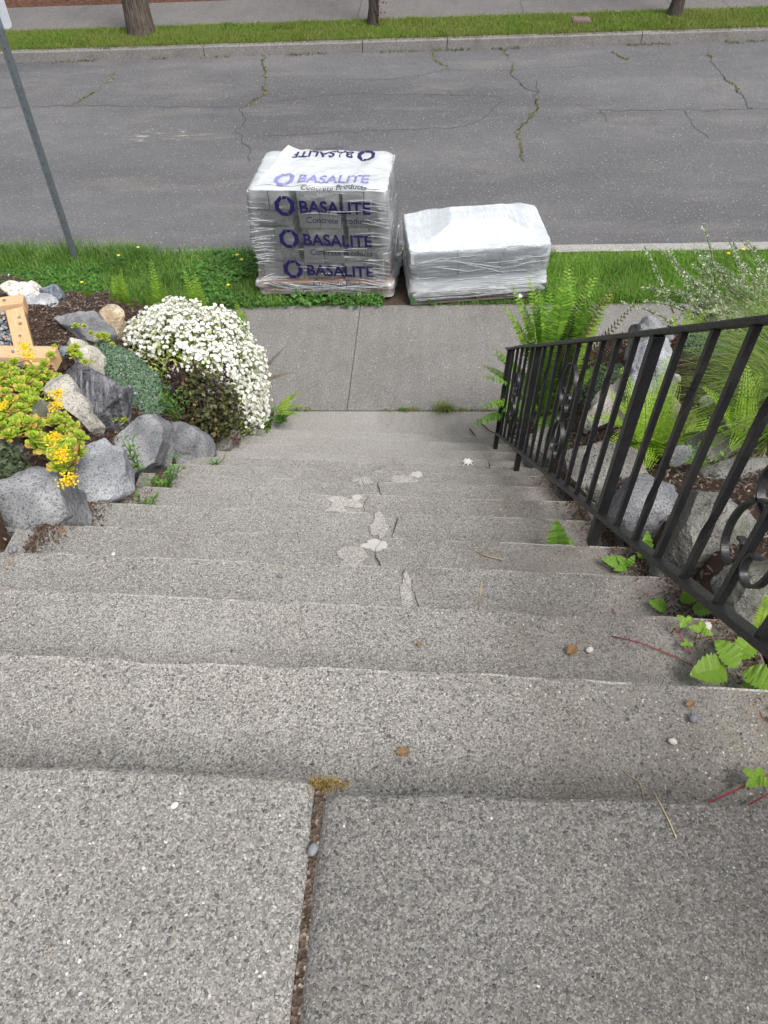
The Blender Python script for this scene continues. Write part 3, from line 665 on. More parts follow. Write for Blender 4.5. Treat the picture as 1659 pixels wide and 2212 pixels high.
# ---------------------------------------------------------------- utility pole, street trees and lid across the road
def barkmat(name, a, b):
    t = NT(name); P = t.vec((14, 14, 1.3))
    n = t.noise(4, 6, .65, P); c = t.mix(t.f(n, .35, .65), a, b)
    return t.done(c, .9, t.bump(n, 1., .02), .15)
M_pole = barkmat('weathered_pole_wood', (.035, .028, .024), (.15, .125, .105))
M_bark = barkmat('dark_cherry_bark', (.02, .016, .015), (.09, .075, .068))
V = []; n = 40; hh = np.linspace(-.2, 9, 60)
for h in hh:
    r = .215 - .008 * h + .03 * math.exp(-max(h, 0) * 5)
    for k in range(n):
        a = 2 * math.pi * k / n
        rr = r * (1 + .02 * mnoise.noise((math.cos(a) * 9, math.sin(a) * 9, h * .4)) - .035 * (mnoise.noise((math.cos(a) * 6, math.sin(a) * 6, h * .25 + 7)) > .28))
        V.append((rr * math.cos(a), rr * math.sin(a), h))
up_ = empty('utility_pole', (-4.86, 14.34, gz(-4.86))); tag(up_, 'thick weathered wooden utility pole in the far grass strip', 'pole')
mobj('pole_shaft', V, [(i * n + k, i * n + (k + 1) % n, (i + 1) * n + (k + 1) % n, (i + 1) * n + k) for i in range(len(hh) - 1) for k in range(n)], M_pole, up_, True)
MB().box((0, 0, 8.4), (2.4, .1, .12)).build('crossarm', M_pole, up_)

M_plum = leafmat('plum_leaf', [(0, (.03, .008, .012)), (.5, (.07, .014, .02)), (1, (.13, .03, .035))], .5, .3)
def street_tree(x, y, rbase, lab, seed, low_leaves):
    r = random.Random(seed); t = empty('plum_tree', (x, y, gz(x))); tag(t, lab, 'tree', 'young plum trees across the road')
    mb = MB(); pts = [(0, 0, -.1), (0, 0, .02), (.02, 0, .25), (.0, .01, .7), (.03, 0, 1.3), (.01, 0, 1.9)]
    mb.tube(pts, [rbase * 1.5, rbase * 1.25, rbase, rbase * .9, rbase * .85, rbase * .8], 14)
    for k in range(7):
        a = 2 * math.pi * k / 7 + r.random(); e = r.uniform(.5, 1.1); L = r.uniform(1.0, 1.7)
        p0 = Vector((.01, 0, 1.75 + r.random() * .15)); d = Vector((math.cos(a) * math.cos(e), math.sin(a) * math.cos(e), math.sin(e)))
        mb.tube([p0, p0 + d * L * .5, p0 + d * L + Vector((0, 0, .2))], [rbase * .5, rbase * .3, rbase * .08], 7)
    mb.build('trunk', M_bark, t, True)
    N = 5000; c = np.array((0, 0, 3.0)); D = rng.normal(size=(N, 3)); D /= np.linalg.norm(D, axis=1)[:, None]
    Q = c + D * (np.array((1.25, 1.25, .95)) * (rng.uniform(.35, 1., N) ** .5)[:, None]) * (1 + .25 * np.sin(D[:, :1] * 5 + D[:, 1:2] * 4))
    if low_leaves:
        ex = []
        for k in range(low_leaves):
            a = r.gauss(-.2, .8); rr = rbase * 1.1 + abs(r.gauss(0, .10)); ex.append((rr * math.cos(a), -.05 - abs(r.gauss(0, .05)), r.uniform(.0, 1.1)))
        Q = np.vstack([Q, ex])
    leaf_cloud('crown', Q, rng.normal(size=(len(Q), 3)), .035 + .02 * rng.random(len(Q)), .5, M_plum, t)
# ---------------------------------------------------------------- leaf builders
def leaf_arrays(P, N, S, wid, fold=.18, D=None):
    """one folded diamond leaf per point: P base, N leaf normal, S length, wid width ratio"""
    P = np.asarray(P, float); N = np.asarray(N, float); n = len(P)
    N = N / np.maximum(np.linalg.norm(N, axis=1)[:, None], 1e-9)
    if D is None: D = rng.normal(size=(n, 3))
    D = D - (D * N).sum(1)[:, None] * N; D /= np.maximum(np.linalg.norm(D, axis=1)[:, None], 1e-9)
    B = np.cross(N, D); S = np.broadcast_to(np.asarray(S, float), (n,))[:, None]
    a = P; tip = P + D * S - N * S * .08; l = P + D * S * .5 + B * S * wid / 2 + N * S * fold * wid; r = P + D * S * .5 - B * S * wid / 2 + N * S * fold * wid
    mid = P + D * S * .5
    V = np.stack([a, l, tip, r, mid], 1).reshape(-1, 3)
    k = np.arange(n)[:, None] * 5
    F = np.concatenate([k + np.array([[0, 4, 1, 0]])[:, :3], k + np.array([[4, 2, 1]]), k + np.array([[0, 3, 4]]), k + np.array([[4, 3, 2]])])
    return V, F
def leaf_cloud(name, P, N, S, wid, mat, parent=None, D=None, fold=.18):
    V, F = leaf_arrays(P, N, S, wid, fold, D); return mobj(name, V, F, mat, parent)

def blades(name, X, Y, Z, L, W, lean, mat, parent=None, dirs=None, curl=.6, org=(0, 0, 0)):
    n = len(X); a = rng.uniform(0, 2 * np.pi, n) if dirs is None else dirs
    dx, dy = np.cos(a), np.sin(a); px, py = -dy, dx
    P0 = np.stack([X, Y, Z], 1) - np.array(org); d = np.stack([dx, dy, np.zeros(n)], 1); p = np.stack([px, py, np.zeros(n)], 1); u = np.array((0, 0, 1.))
    lean = np.asarray(lean); L = np.asarray(L)[:, None]; W = np.asarray(W)[:, None] if hasattr(W, '__len__') else W
    m = P0 + (d * (lean * .35)[:, None] + u * (1 - .12 * lean)[:, None]) * L * .55
    t = P0 + (d * lean[:, None] + u * np.maximum(.05, 1 - curl * lean ** 1.4)[:, None]) * L
    V = np.stack([P0 - p * W / 2, P0 + p * W / 2, m + p * W * .42, m - p * W * .42, t], 1).reshape(-1, 3)
    k = np.arange(n)[:, None] * 5
    return mobj(name, V, [k + np.array([[0, 1, 2, 3]]), k + np.array([[3, 2, 4]])], mat, parent)

def frond_mesh(name, L, e0, e1, width, npin, mat, parent, az, base, sway=0., droop=0., bip=False, pin_w=.2, rach=.002, fwd=.3):
    """a fern frond: rachis with a row of pinnae on both sides (bip: pinnae cut into leaflets again)"""
    n = 26; p = Vector(base); pts = [p.copy()]; a = az
    tang = []
    for k in range(n):
        q = k / n; e = e0 + (e1 - e0) * q ** 1.3; a = az + sway * q
        d = Vector((math.cos(a) * math.cos(e), math.sin(a) * math.cos(e), math.sin(e))); p = p + d * (L / n); pts.append(p.copy()); tang.append(d)
    tang.append(tang[-1])
    V = []; F = []
    def quadleaf(b, d, nrm, ln, w):
        s_ = d.cross(nrm).normalized(); i = len(V)
        V.extend([b - s_ * w * .25, b + s_ * w * .25, b + d * ln * .35 + s_ * w * .5 + nrm * ln * .02, b + d * ln, b + d * ln * .35 - s_ * w * .5 + nrm * ln * .02])
        F.extend([(i, i + 1, i + 2), (i, i + 2, i + 4), (i + 2, i + 3, i + 4)])
    for j in range(npin):
        q = (j + .6) / npin; q = .10 + .9 * q; f = q * n; k = min(int(f), n - 1); b = pts[k].lerp(pts[k + 1], f - k); d = tang[k]
        side = Vector((-math.sin(a), math.cos(a), 0)); nrm = side.cross(d).normalized()
        if nrm.z < 0 and abs(e0) < 1.2: nrm = -nrm
        ln = width * min(1, .45 + 2.6 * (q - .1)) * (1 - q) ** .62 * 1.12 + .004
        for s_ in (-1, 1):
            dd = (side * s_ + d * fwd + nrm * .12 - Vector((0, 0, droop))).normalized()
            dd = (dd + Vector((random.gauss(0, .05), random.gauss(0, .05), random.gauss(0, .05)))).normalized()
            bb = b + d * (.5 * s_ * L * .35 / npin)
            if not bip: quadleaf(bb, dd, nrm, ln, max(.005, min(ln * .36, L / npin * pin_w * 5.2)))
            else:
                m_ = max(3, int(ln / .010)); sp = dd.cross(nrm).normalized()
                for u in range(m_):
                    qq = (u + .5) / m_; lb = bb + dd * ln * qq; l2 = ln * .30 * (1 - qq * .75) + .003
                    for s2 in (-1, 1): quadleaf(lb, (sp * s2 + dd * .5).normalized(), nrm, l2, l2 * .62)
                quadleaf(bb + dd * ln * .85, dd, nrm, ln * .2, ln * .08)
    o = mobj(name, V, F, mat, parent)
    mb = MB(); mb.tube(pts[::3] + [pts[-1]], [rach * (1 - .8 * i / (len(pts[::3]))) for i in range(len(pts[::3]) + 1)], 4, False)
    mb.build('rachis', M_rachis, o)
    return o
M_rachis = plain('fern_stalk', (.16, .17, .05), .6, .3, 0, .3, 40, .2)
street_tree(-.91, 14.43, .085, 'dark trunked plum tree with low red leaves, centre of far strip', 3, 130)
street_tree(4.02, 14.36, .10, 'dark trunked tree at upper right of the far grass strip', 5, 0)
lid = empty('utility_box', (2.50, 14.16, gz(2.5))); tag(lid, 'brown rectangular utility box set flush in the far grass', 'utility box')
MB().box((0, 0, .012), (.30, .26, .06)).build('lid_frame', plain('rusty_lid_frame', (.13, .10, .085), .9, .2, 0, .3, 40, .4), lid, bevel=.004)
MB().box((0, 0, .046), (.25, .21, .012)).build('cover', plain('brown_lid', (.15, .115, .10), .9, .2, 0, .3, 30, .4), lid, bevel=.003)

# ---------------------------------------------------------------- pallets of concrete blocks in plastic wrap
def blockmat(name, a, b, sp):
    t = NT(name); P = t.vec(src='World'); n = t.noise(sp, 4, .7, P); bg_ = t.noise(6, 3, .6, P)
    c = t.mix(t.f(n, .35, .68), a, b); c = t.mix(t.f(bg_, .4, .7, 0, .35), c, tuple(x * .7 for x in a))
    return t.done(c, .92, t.bump(n, .6, .008), .2)
M_block = blockmat('grey_block', (.38, .38, .385), (.52, .52, .525), 130)
M_split = blockmat('split_face_block', (.31, .31, .315), (.54, .54, .545), 45)
M_slabs = blockmat('blue_grey_slab', (.36, .40, .43), (.48, .52, .55), 60)
def woodmat(name, a, b, ax=(1.5, 30, 30), knots=True):
    t = NT(name); P = t.vec(ax); n = t.noise(3, 5, .6, P, 1.2); c = t.mix(t.f(n, .3, .7), a, b)
    return t.done(c, .8, t.bump(n, .3, .003), .25)
M_palwood = woodmat('pallet_wood', (.36, .15, .07), (.50, .25, .13))
M_palgreen = plain('green_pallet_paint', (.05, .13, .05), .7, .3, 0, .3, 40, .3)

def film(name, kind):
    t = NT(name); O = t.co.outputs['Object']
    def st(sc, rot, lo, hi, det=4):
        return t.f(t.noise(3, det, .65, t.vec(sc, rot)), lo, hi)
    if kind in ('clear', 'stretch'):
        sx = t.n('ShaderNodeSeparateXYZ'); t.l(O, sx.inputs[0])
        edge = t.f(t.math('ABSOLUTE', sx.outputs[0]), .50, .62); low = t.f(sx.outputs[2], .17, .06)
    if kind == 'clear':
        a = t.math('MULTIPLY', st((1.0, 1.0, 9), (0, .10, 0), .56, .66), t.math('ADD', t.math('MULTIPLY', edge, .8), st((2, 2, 3), (0, 0, .4), .50, .60)))
        b = t.math('MULTIPLY', st((.8, .8, 8), (0, -.24, 0), .58, .68), t.math('ADD', t.math('MULTIPLY', low, .9), st((2.4, 2.4, 2), (.5, 0, 1), .52, .62)))
        hz = t.math('ADD', t.math('MULTIPLY', edge, .25), t.math('MULTIPLY', low, .22))
        op = t.math('ADD', t.math('ADD', t.math('MULTIPLY', a, .75), t.math('MULTIPLY', b, .65)), t.math('ADD', hz, t.math('ADD', .05, t.math('MULTIPLY', st((1, 1, 1.6), (0, 0, 2), .5, .8), .14))))
        op = t.math('MINIMUM', op, .9)
    elif kind == 'crease':
        op = t.math('ADD', .30, t.math('MULTIPLY', st((9, 9, 9), (0, 0, .3), .3, .7), .35))
    elif kind == 'cover':
        op = t.math('ADD', .66, t.math('MULTIPLY', st((1.4, 3, 2), (0, 0, .3), .3, .7), .32))
    elif kind == 'stretch':
        a = t.math('MULTIPLY', st((.35, .35, 13), (0, .03, 0), .48, .66, 6), st((1.1, 1.1, 1.8), (0, .2, 1.4), .36, .6))
        b = t.math('MULTIPLY', st((1, .4, 9), (0, .58, 0), .58, .64), st((1.2, 1.2, 1.2), (0, 0, .4), .42, .58))
        c = t.math('MULTIPLY', st((1, .4, 9), (0, -.55, 0), .58, .64), st((1.2, 1.2, 1.2), (1, 0, .4), .42, .58))
        op = t.math('ADD', t.math('ADD', t.math('MULTIPLY', a, .38), t.math('MULTIPLY', b, .36)), t.math('ADD', t.math('MULTIPLY', c, .36), t.math('ADD', .20, t.math('MULTIPLY', edge, .3))))
        op = t.math('ADD', op, t.math('MULTIPLY', t.f(t.math('ABSOLUTE', t.math('SUBTRACT', sx.outputs[2], .17)), .09, .02), .40))
        op = t.math('MINIMUM', op, .93)
    else:
        a = st((9, 1, 1), (0, 0, .9), .54, .64); b = st((9, 1, 1), (0, 0, -.7), .54, .64); c = st((1.3, 1.6, 1), (0, 0, .2), .3, .65)
        op = t.math('MINIMUM', t.math('ADD', .66, t.math('ADD', t.math('MULTIPLY', c, .25), t.math('MULTIPLY', t.math('ADD', a, b), .15))), .96)
    wr = t.noise(5, 4, .6, t.vec((2, 2, 7)))
    nrm = t.bump(wr, .5, .02)
    t.done((.84, .88, .91) if kind in ('clear', 'cover', 'crease') else (.86, .91, .95), .38, nrm, .5)
    tr = t.n('ShaderNodeBsdfTransparent'); tr.inputs[0].default_value = (.96, .97, .98, 1)
    tl = t.n('ShaderNodeBsdfTranslucent'); tl.inputs[0].default_value = (.88, .9, .92, 1)
    m0 = t.n('ShaderNodeMixShader'); m0.inputs[0].default_value = .35; t.l(t.b.outputs[0], m0.inputs[1]); t.l(tl.outputs[0], m0.inputs[2])
    m1 = t.n('ShaderNodeMixShader'); t.l(op, m1.inputs[0]); t.l(tr.outputs[0], m1.inputs[1]); t.l(m0.outputs[0], m1.inputs[2])
    gl = t.n('ShaderNodeBsdfGlossy'); gl.inputs['Roughness'].default_value = .16; t.l(nrm, gl.inputs['Normal'])
    fr = t.n('ShaderNodeFresnel'); fr.inputs[0].default_value = 1.45; t.l(nrm, fr.inputs['Normal'])
    m2 = t.n('ShaderNodeMixShader'); t.l(t.math('MULTIPLY', fr.outputs[0], .9), m2.inputs[0]); t.l(m1.outputs[0], m2.inputs[1]); t.l(gl.outputs[0], m2.inputs[2])
    t.l(m2.outputs[0], t.out.inputs[0]); return t.m
M_clear, M_cover, M_stretch, M_stretchtop = film('clear_bag_film', 'clear'), film('white_bag_film', 'cover'), film('stretch_film', 'stretch'), film('stretch_film_layers', 'top')

def wrap_mesh(name, hw, hd, z0, z1, topz, offs, mats, parent, nper=160, nz_=40, rtop=10, corner=14., split=.93):
    """film wrapped round a rectangular load: rings up the sides, then inward rings over the top"""
    V = []; rings = []
    def per(t):
        a = 2 * math.pi * t; c, s_ = math.cos(a), math.sin(a)
        k = (abs(c) ** corner + abs(s_) ** corner) ** (-1 / corner); return c * k, s_ * k
    ts = []
    for e in range(4):     # even spacing along the four edges
        for k in range(nper // 4):
            q = -1 + 2 * k / (nper // 4); ang = [math.atan2(-1, q), math.atan2(q, 1), math.atan2(1, -q), math.atan2(-q, -1)][e]; ts.append(ang / (2 * math.pi))
    for j in range(nz_ + 1):
        q = j / nz_; z = z0 + (z1 - z0) * q; ring = []
        for t in ts:
            ux, uy = per(t); o = offs(ux, uy, q); ring.append((ux * (hw + o), uy * (hd + o), z + (nz(ux * 2, uy * 2, 9, 1.5) * .015 if j == 0 else 0)))
        rings.append(ring)
    for j in range(1, rtop + 1):
        q = 1 - (j / rtop) * .985; ring = []
        for t in ts:
            ux, uy = per(t); x, y = ux * hw * q, uy * hd * q; ring.append((x, y, topz(x, y, 1 - q)))
        rings.append(ring)
    for r in rings: V += r
    n = len(ts); F = [(j * n + k, j * n + (k + 1) % n, (j + 1) * n + (k + 1) % n, (j + 1) * n + k) for j in range(len(rings) - 1) for k in range(n)]
    F.append(tuple((len(rings) - 1) * n + k for k in range(n)))
    o = mobj(name, V, F, mats[0], parent, True); o.data.materials.append(mats[1])
    idx = [0 if f // n < nz_ else 1 for f in range(len(F))]; o.data.polygons.foreach_set('material_index', idx)
    return o

def text_mesh(body, size, weight=0., align='LEFT', space=1.):
    cu = bpy.data.curves.new('lettering', 'FONT'); cu.body = body; cu.size = size; cu.offset = weight; cu.align_x = align; cu.space_character = space; cu.fill_mode = 'FRONT'; cu.resolution_u = 3
    o = bpy.data.objects.new('lettering', cu); COL.objects.link(o)
    dg = bpy.context.evaluated_depsgraph_get(); dg.update(); me = o.evaluated_get(dg).to_mesh()
    bm = bmesh.new(); bm.from_mesh(me); bmesh.ops.triangulate(bm, faces=bm.faces[:])
    V = [(v.co.x, v.co.y) for v in bm.verts]; F = [tuple(v.index for v in f.verts) for f in bm.faces]; bm.free()
    o.evaluated_get(dg).to_mesh_clear(); bpy.data.objects.remove(o); bpy.data.curves.remove(cu)
    return V, F
M_ink = plain('blue_print_ink', (.008, .007, .07), .5, .4, 0, .15, 30, 0)
M_inkgrey = plain('dark_print_ink', (.02, .022, .05), .5, .4, 0, .15, 30, 0)
M_inkpale = plain('faded_blue_ink', (.20, .20, .42), .5, .4, 0, .5, 22, 0)

T_main = text_mesh('BASALITE', .143, .0030, space=.99); T_sub = text_mesh('Concrete Products', .072, .0003, 'RIGHT', .97); T_conc = text_mesh('Concrete', .072, .0003, 'LEFT', .97); T_r = text_mesh('\u00ae', .05, 0)
def logo():
    """octagon made of separate thick strokes"""
    V = []; F = []; R0 = .088; inner = [.050, .062, .058, .052, .052, .058, .056, .048]
    for k in range(8):
        a0, a1 = R_(22.5 + 45 * k), R_(22.5 + 45 * (k + 1)); g = .0 if k not in (1, 5) else .10
        ra, rb_ = inner[k], inner[(k + 1) % 8]
        if k == 1: continue            # slit at the upper left of the mark
        a1_ = a1 - g; b = len(V)
        V += [(R0 * math.cos(a0), R0 * math.sin(a0)), (R0 * math.cos(a1_), R0 * math.sin(a1_)), (rb_ * math.cos(a1_), rb_ * math.sin(a1_)), (ra * math.cos(a0), ra * math.sin(a0))]
        F.append((b, b + 1, b + 2, b + 3))
    b = len(V); V += [(R0 * math.cos(R_(67.5)), R0 * math.sin(R_(67.5))), (-.012, .081), (-.02, .056), (.012, .056)]; F.append((b, b + 1, b + 2, b + 3))
    b = len(V); V += [(-.02, .081), (R0 * math.cos(R_(112.5)), R0 * math.sin(R_(112.5))), (.05 * math.cos(R_(112.5)), .05 * math.sin(R_(112.5)))]; F.append((b, b + 1, b + 2))
    return V, F
T_logo = logo()
mx_ = max(v[0] for v in T_main[0])
def print_mark(parent, mapf, which=('logo', 'main', 'sub', 'r'), inks=None, sx=1.):
    ink, grey = inks or (M_ink, M_inkgrey)
    for nm, (V, F), dx, dy, mt in (('logo', T_logo, -.115, .052, ink), ('main', T_main, 0, 0, ink), ('sub', T_sub, mx_, -.085, grey), ('r', T_r, mx_ + .012, .072, grey), ('conc', T_conc, mx_ - .47, -.085, grey)):
        if nm not in which: continue
        mobj('logo' if nm == 'logo' else 'lettering', [mapf((x + dx) * sx, y + dy) for x, y in V], F, mt, parent)

def make_pallet(parent, w_, d_, mats, front_mat=None):
    p = empty('pallet'); p.parent = parent
    for k in range(7):
        y = -d_ / 2 + .045 + (d_ - .09) * k / 6; MB().box((0, y, .118), (w_, .085, .018)).build('deck_board', mats, p, bevel=.002)
    for x in (-w_ / 2 + .02, 0, w_ / 2 - .02):
        MB().box((x, 0, .064), (.04, d_, .09)).build('stringer', front_mat if front_mat and abs(x) > .1 else mats, p, bevel=.002)
    for k in range(3):
        y = -d_ / 2 + .05 + (d_ - .1) * k / 2; MB().box((0, y, .0095), (w_, .09, .018)).build('bottom_board', mats, p, bevel=.002)

# --- tall pallet of split-face blocks
P1 = empty('wrapped_block_pallet', (-.80, 6.32, gz(-.8) + .03), R_(-2.5)); P1.rotation_euler = (0, R_(-2), R_(-2.5))
tag(P1, 'tall wrapped pallet of grey concrete blocks with blue printed lettering', 'pallet')
make_pallet(P1, 1.20, .80, M_palwood)
def split_block(nm, x, y, z, sx, sy, sz, rough_front, seed):
    nx, nzz = (12, 7) if rough_front else (2, 2); V = []; F = []
    for j in range(nzz + 1):
        for i in range(nx + 1):
            u, v_ = i / nx, j / nzz; px = (u - .5) * sx; pz = (v_ - .5) * sz; py = -sy / 2
            if rough_front:
                e = min(u, 1 - u, v_, 1 - v_); py -= .028 * ss(e / .22) + .014 * nz(px * 1 + seed, pz, seed, 16)
                px *= 1 - .06 * (1 - ss(e / .1)) * 0
            V.append((px, py, pz))
    b = len(V); n = nx + 1
    F += [(j * n + i, j * n + i + 1, (j + 1) * n + i + 1, (j + 1) * n + i) for j in range(nzz) for i in range(nx)]
    V += [(-sx / 2, sy / 2, -sz / 2), (sx / 2, sy / 2, -sz / 2), (sx / 2, sy / 2, sz / 2), (-sx / 2, sy / 2, sz / 2)]
    F += [(b + 1, b, b + 3, b + 2)]
    bot = list(range(n)); top = list(range(nzz * n, nzz * n + n)); lef = [j * n for j in range(nzz + 1)]; rig = [j * n + nx for j in range(nzz + 1)]
    F += [tuple(bot[::-1]) + (b, b + 1), tuple(top) + (b + 2, b + 3), tuple(lef) + (b + 3, b), tuple(rig[::-1]) + (b + 1, b + 2)]
    o = mobj(nm, V, F, M_split if rough_front else M_block, P1); o.location = (x, y, z)
    if not rough_front:
        m = o.modifiers.new('bevel', 'BEVEL'); m.width = .005; m.segments = 2
    return o
LH = .158; NL = 5; cols = [(-.395, .355), (.0, .36), (.395, .355)]
for L_ in range(NL):
    z = .13 + LH * (L_ + .5)
    for ci_, (cx, cw) in enumerate(cols):
        rough_f = (L_ + ci_) % 2 == 1; jx = random.gauss(0, .012); jy = random.gauss(0, .006) + (0 if ci_ != 1 else -.012)
        if rough_f: split_block('block', cx + jx, -.150 + jy, z, cw - .008, .36, LH - .003, True, L_ * 3 + ci_)
        else:
            for s_ in (-1, 1): split_block('block', cx + jx + s_ * cw / 4, -.182 + jy + random.gauss(0, .004), z, cw / 2 - .006, .36, LH - .003, False, 0)
        split_block('block', cx - jx, .195, z, cw - .008, .36, LH - .003, False, 0)
ZT = .13 + LH * NL + .012
def off1(ux, uy, q):
    o = nz(ux * 3, uy * 3, q * 4, 1.2) * .010 + nz(ux * 4, uy * 4, q * 12, 1.5) * .006
    o += .035 * math.exp(-((q - .10) / .045) ** 2) - .006
    o += .018 * math.exp(-(q / .05) ** 2)
    if q > .93: o -= .02 * ((q - .93) / .07) ** 2
    cor = max(0, abs(ux) - .8) * max(0, abs(uy) - .8) * 25
    return o + cor * (.02 + .03 * nz(ux, uy, q * 3, 1.5))
def top1(x, y, q): return ZT + .004 + .012 * ss(q / .1) + .014 * nz(x, y, 2, 5) + .018 * max(0, nz(x, y, 7, 2.3)) + .008 * nz(x, y, 5, 14)
W1 = wrap_mesh('plastic_wrap', .602, .405, .005, ZT, top1, off1, (M_clear, M_cover), P1)
def sheet(x, y): return top1(x, y, .5) + .007 + .014 * max(0, nz(x, y, 1, 4))
# loose second sheet folded over the top
V = []; nx, ny = 44, 30; quad = [(-.50, -.33), (.52, -.38), (.50, .33), (-.36, .39)]
for j in range(ny + 1):
    for i in range(nx + 1):
        u, v_ = i / nx, j / ny
        x = (quad[0][0] * (1 - u) + quad[1][0] * u) * (1 - v_) + (quad[3][0] * (1 - u) + quad[2][0] * u) * v_; y = (quad[0][1] * (1 - u) + quad[1][1] * u) * (1 - v_) + (quad[3][1] * (1 - u) + quad[2][1] * u) * v_
        x += nz(x, y, 3, 6) * .02; y += nz(x, y, 8, 6) * .02
        V.append((x, y, sheet(x, y) + (.03 * max(0, .12 - u) / .12) * v_))
n = nx + 1
mobj('loose_sheet', V, [(j * n + i, j * n + i + 1, (j + 1) * n + i + 1, (j + 1) * n + i) for j in range(ny) for i in range(nx)], M_cover, P1, True)
def front1(x, z):
    q = (z - .005) / (ZT - .005); hw, hd = .602, .405; ux = x / hw
    return -(hd + off1(ux, -1, q)) - .004
x0 = -.155
for zc in (.76, .475, .195):
    print_mark(W1, lambda x, y, zc=zc: (x + x0, front1(x + x0, min(max(zc + y - .02 * x, .01), ZT - .01)), min(zc + y - .02 * x, ZT + .01)))
print_mark(W1, lambda x, y: (x + x0, front1(x + x0, max(-.03 + y + .06, .01)), max(.05 + y, .004)), ('conc',))
print_mark(W1, lambda x, y: (x * 1.0 + x0 - .02, -.30 + y * 1.5, sheet(x + x0 - .02, -.30 + y * 1.5) + .003), ('logo', 'main', 'sub'), (M_inkpale, M_inkgrey))
print_mark(W1, lambda x, y: (-(x * .92) + .235, .325 - y * 1.25, sheet(-x * .92 + .235, .325 - y * 1.25) + .003), ('logo', 'main', 'conc'), (M_ink, M_inkgrey))
# gathered creases in the film, where it is pulled round the corners and over the pallet
M_crease = film('gathered_film', 'crease')
def creases(name, front, segs, parent, off=-.004):
    V = []; F = []
    for (xa, za, xb, zb_, w_) in segs:
        n_ = 8; b = len(V); sag = random.gauss(0, .006)
        for k in range(n_ + 1):
            q = k / n_; x = xa + (xb - xa) * q; z = za + (zb_ - za) * q + sag * math.sin(q * 3.14); ww = 1.7 * w_ * math.sin(math.pi * (.08 + .84 * q)); y = front(x, z) + off
            V += [(x, y, z - ww), (x, y - .003, z), (x, y, z + ww)]
        F += [(b + 3 * k + c, b + 3 * k + c + 1, b + 3 * k + 4 + c, b + 3 * k + 3 + c) for k in range(n_) for c in (0, 1)]
    return tag(mobj(name, V, F, M_crease, parent, True), kind='stuff')
SG = []
for k in range(46):
    z = random.choice((.16, .30, .34, .47, .52, .62, .70, .80)) + random.gauss(0, .03); z = min(max(z, .05), ZT - .03)
    if random.random() < .5: SG.append((-.59, z, -.59 + random.uniform(.06, .22), z + random.gauss(.005, .012), random.uniform(.0012, .0035)))
    else: SG.append((.59, z, .59 - random.uniform(.06, .26), z + random.gauss(-.005, .02), random.uniform(.0012, .0035)))
for k in range(30):
    xa = random.uniform(-.58, .1); SG.append((xa, random.uniform(.04, .15), xa + random.uniform(.15, .5), random.uniform(.03, .13), random.uniform(.0012, .003)))
for k in range(9): SG.append((-.58, .15, random.uniform(-.5, -.3), .15 + random.uniform(-.02, .09), .003)); SG.append((.58, .12, random.uniform(.25, .48), .12 + random.uniform(-.02, .10), .003))
for k in range(12):
    xa = random.uniform(-.25, .3); z = random.choice((.28, .44, .60, .76)) + random.gauss(0, .012); SG.append((xa, z, xa + random.uniform(.08, .25), z + random.gauss(0, .006), .0022))
creases('film_creases', front1, SG, W1)
# torn skirt at the lower right
V = []; 
for k in range(13):
    for j in range(7):
        a = k / 12; b = j / 6; V.append((.60 + .05 * math.sin(b * 3) + nz(a * 3, b * 3, 1, 2) * .03, -.35 + a * .55 + nz(a, b, 3, 4) * .02, .02 + b * .22 * (1 - .5 * a)))
mobj('torn_flap', V, [(k * 7 + j, k * 7 + j + 1, k * 7 + j + 8, k * 7 + j + 7) for k in range(12) for j in range(6)], M_clear, P1, True)

# --- low pallet of slabs in stretch film
P2 = empty('wrapped_slab_pallet', (.50, 6.20, gz(.5) + .012), R_(6.5)); P2.rotation_euler = (0, R_(-2.3), R_(6.5))
tag(P2, 'low pallet of flat slabs wrapped in cloudy white stretch film', 'pallet')
make_pallet(P2, 1.20, .74, woodmat('dark_pallet_wood', (.10, .085, .08), (.22, .17, .14)), M_palgreen)
zz = .128
for k, (h, ins) in enumerate(((.095, .03), (.10, .06), (.055, .05), (.11, .0))):
    nsl = 3
    for s_ in range(nsl):
        w1 = (1.19 - 2 * ins) / nsl
        for r_ in (-1, 1):
            MB().box((-.595 + ins + w1 * (s_ + .5), r_ * (.18 - ins / 2), zz + h / 2), (w1 - .006, .355 - ins, h - .004)).build('slab', M_slabs, P2, bevel=.004)
    zz += h
MB().box((.03, .08, zz + .045), (.46, .26, .088)).build('spacer_block', M_slabs, P2, bevel=.004)
Z2 = zz
def off2(ux, uy, q): return .004 + .006 * nz(ux * 4, uy * 4, q * 10, 1.6) + .014 * math.exp(-((q - .12) / .08) ** 2) - .010 * math.exp(-((q - .45) / .15) ** 2) - (.012 * ((q - .94) / .06) ** 2 if q > .94 else 0)
def top2(x, y, q):
    ax, ay = max(0, abs(x - .03) - .23) / .36, max(0, abs(y - .08) - .13) / .26
    d = max(ax, ay); return Z2 + .006 + .098 * max(0, 1 - d) ** 1.8 + .006 * nz(x, y, 2, 8)
W2 = wrap_mesh('stretch_wrap', .603, .365, .03, Z2 + .004, top2, off2, (M_stretch, M_stretchtop), P2, rtop=36)
def front2(x, z):
    q = min(max((z - .03) / (Z2 - .026), 0), 1); return -(.365 + off2(x / .603, -1, q)) - .002
SG = []
for k in range(26):
    xa = random.uniform(-.58, .35); za = random.uniform(.06, Z2 - .03); L_ = random.uniform(.15, .5); sl = random.choice((.22, .34, -.20, -.36, .02, -.02, .05)); xb = min(xa + L_, .58); zb_ = za + (xb - xa) * sl
    if not .04 < zb_ < Z2 - .01: continue
    SG.append((xa, za, xb, zb_, random.uniform(.001, .0032)))
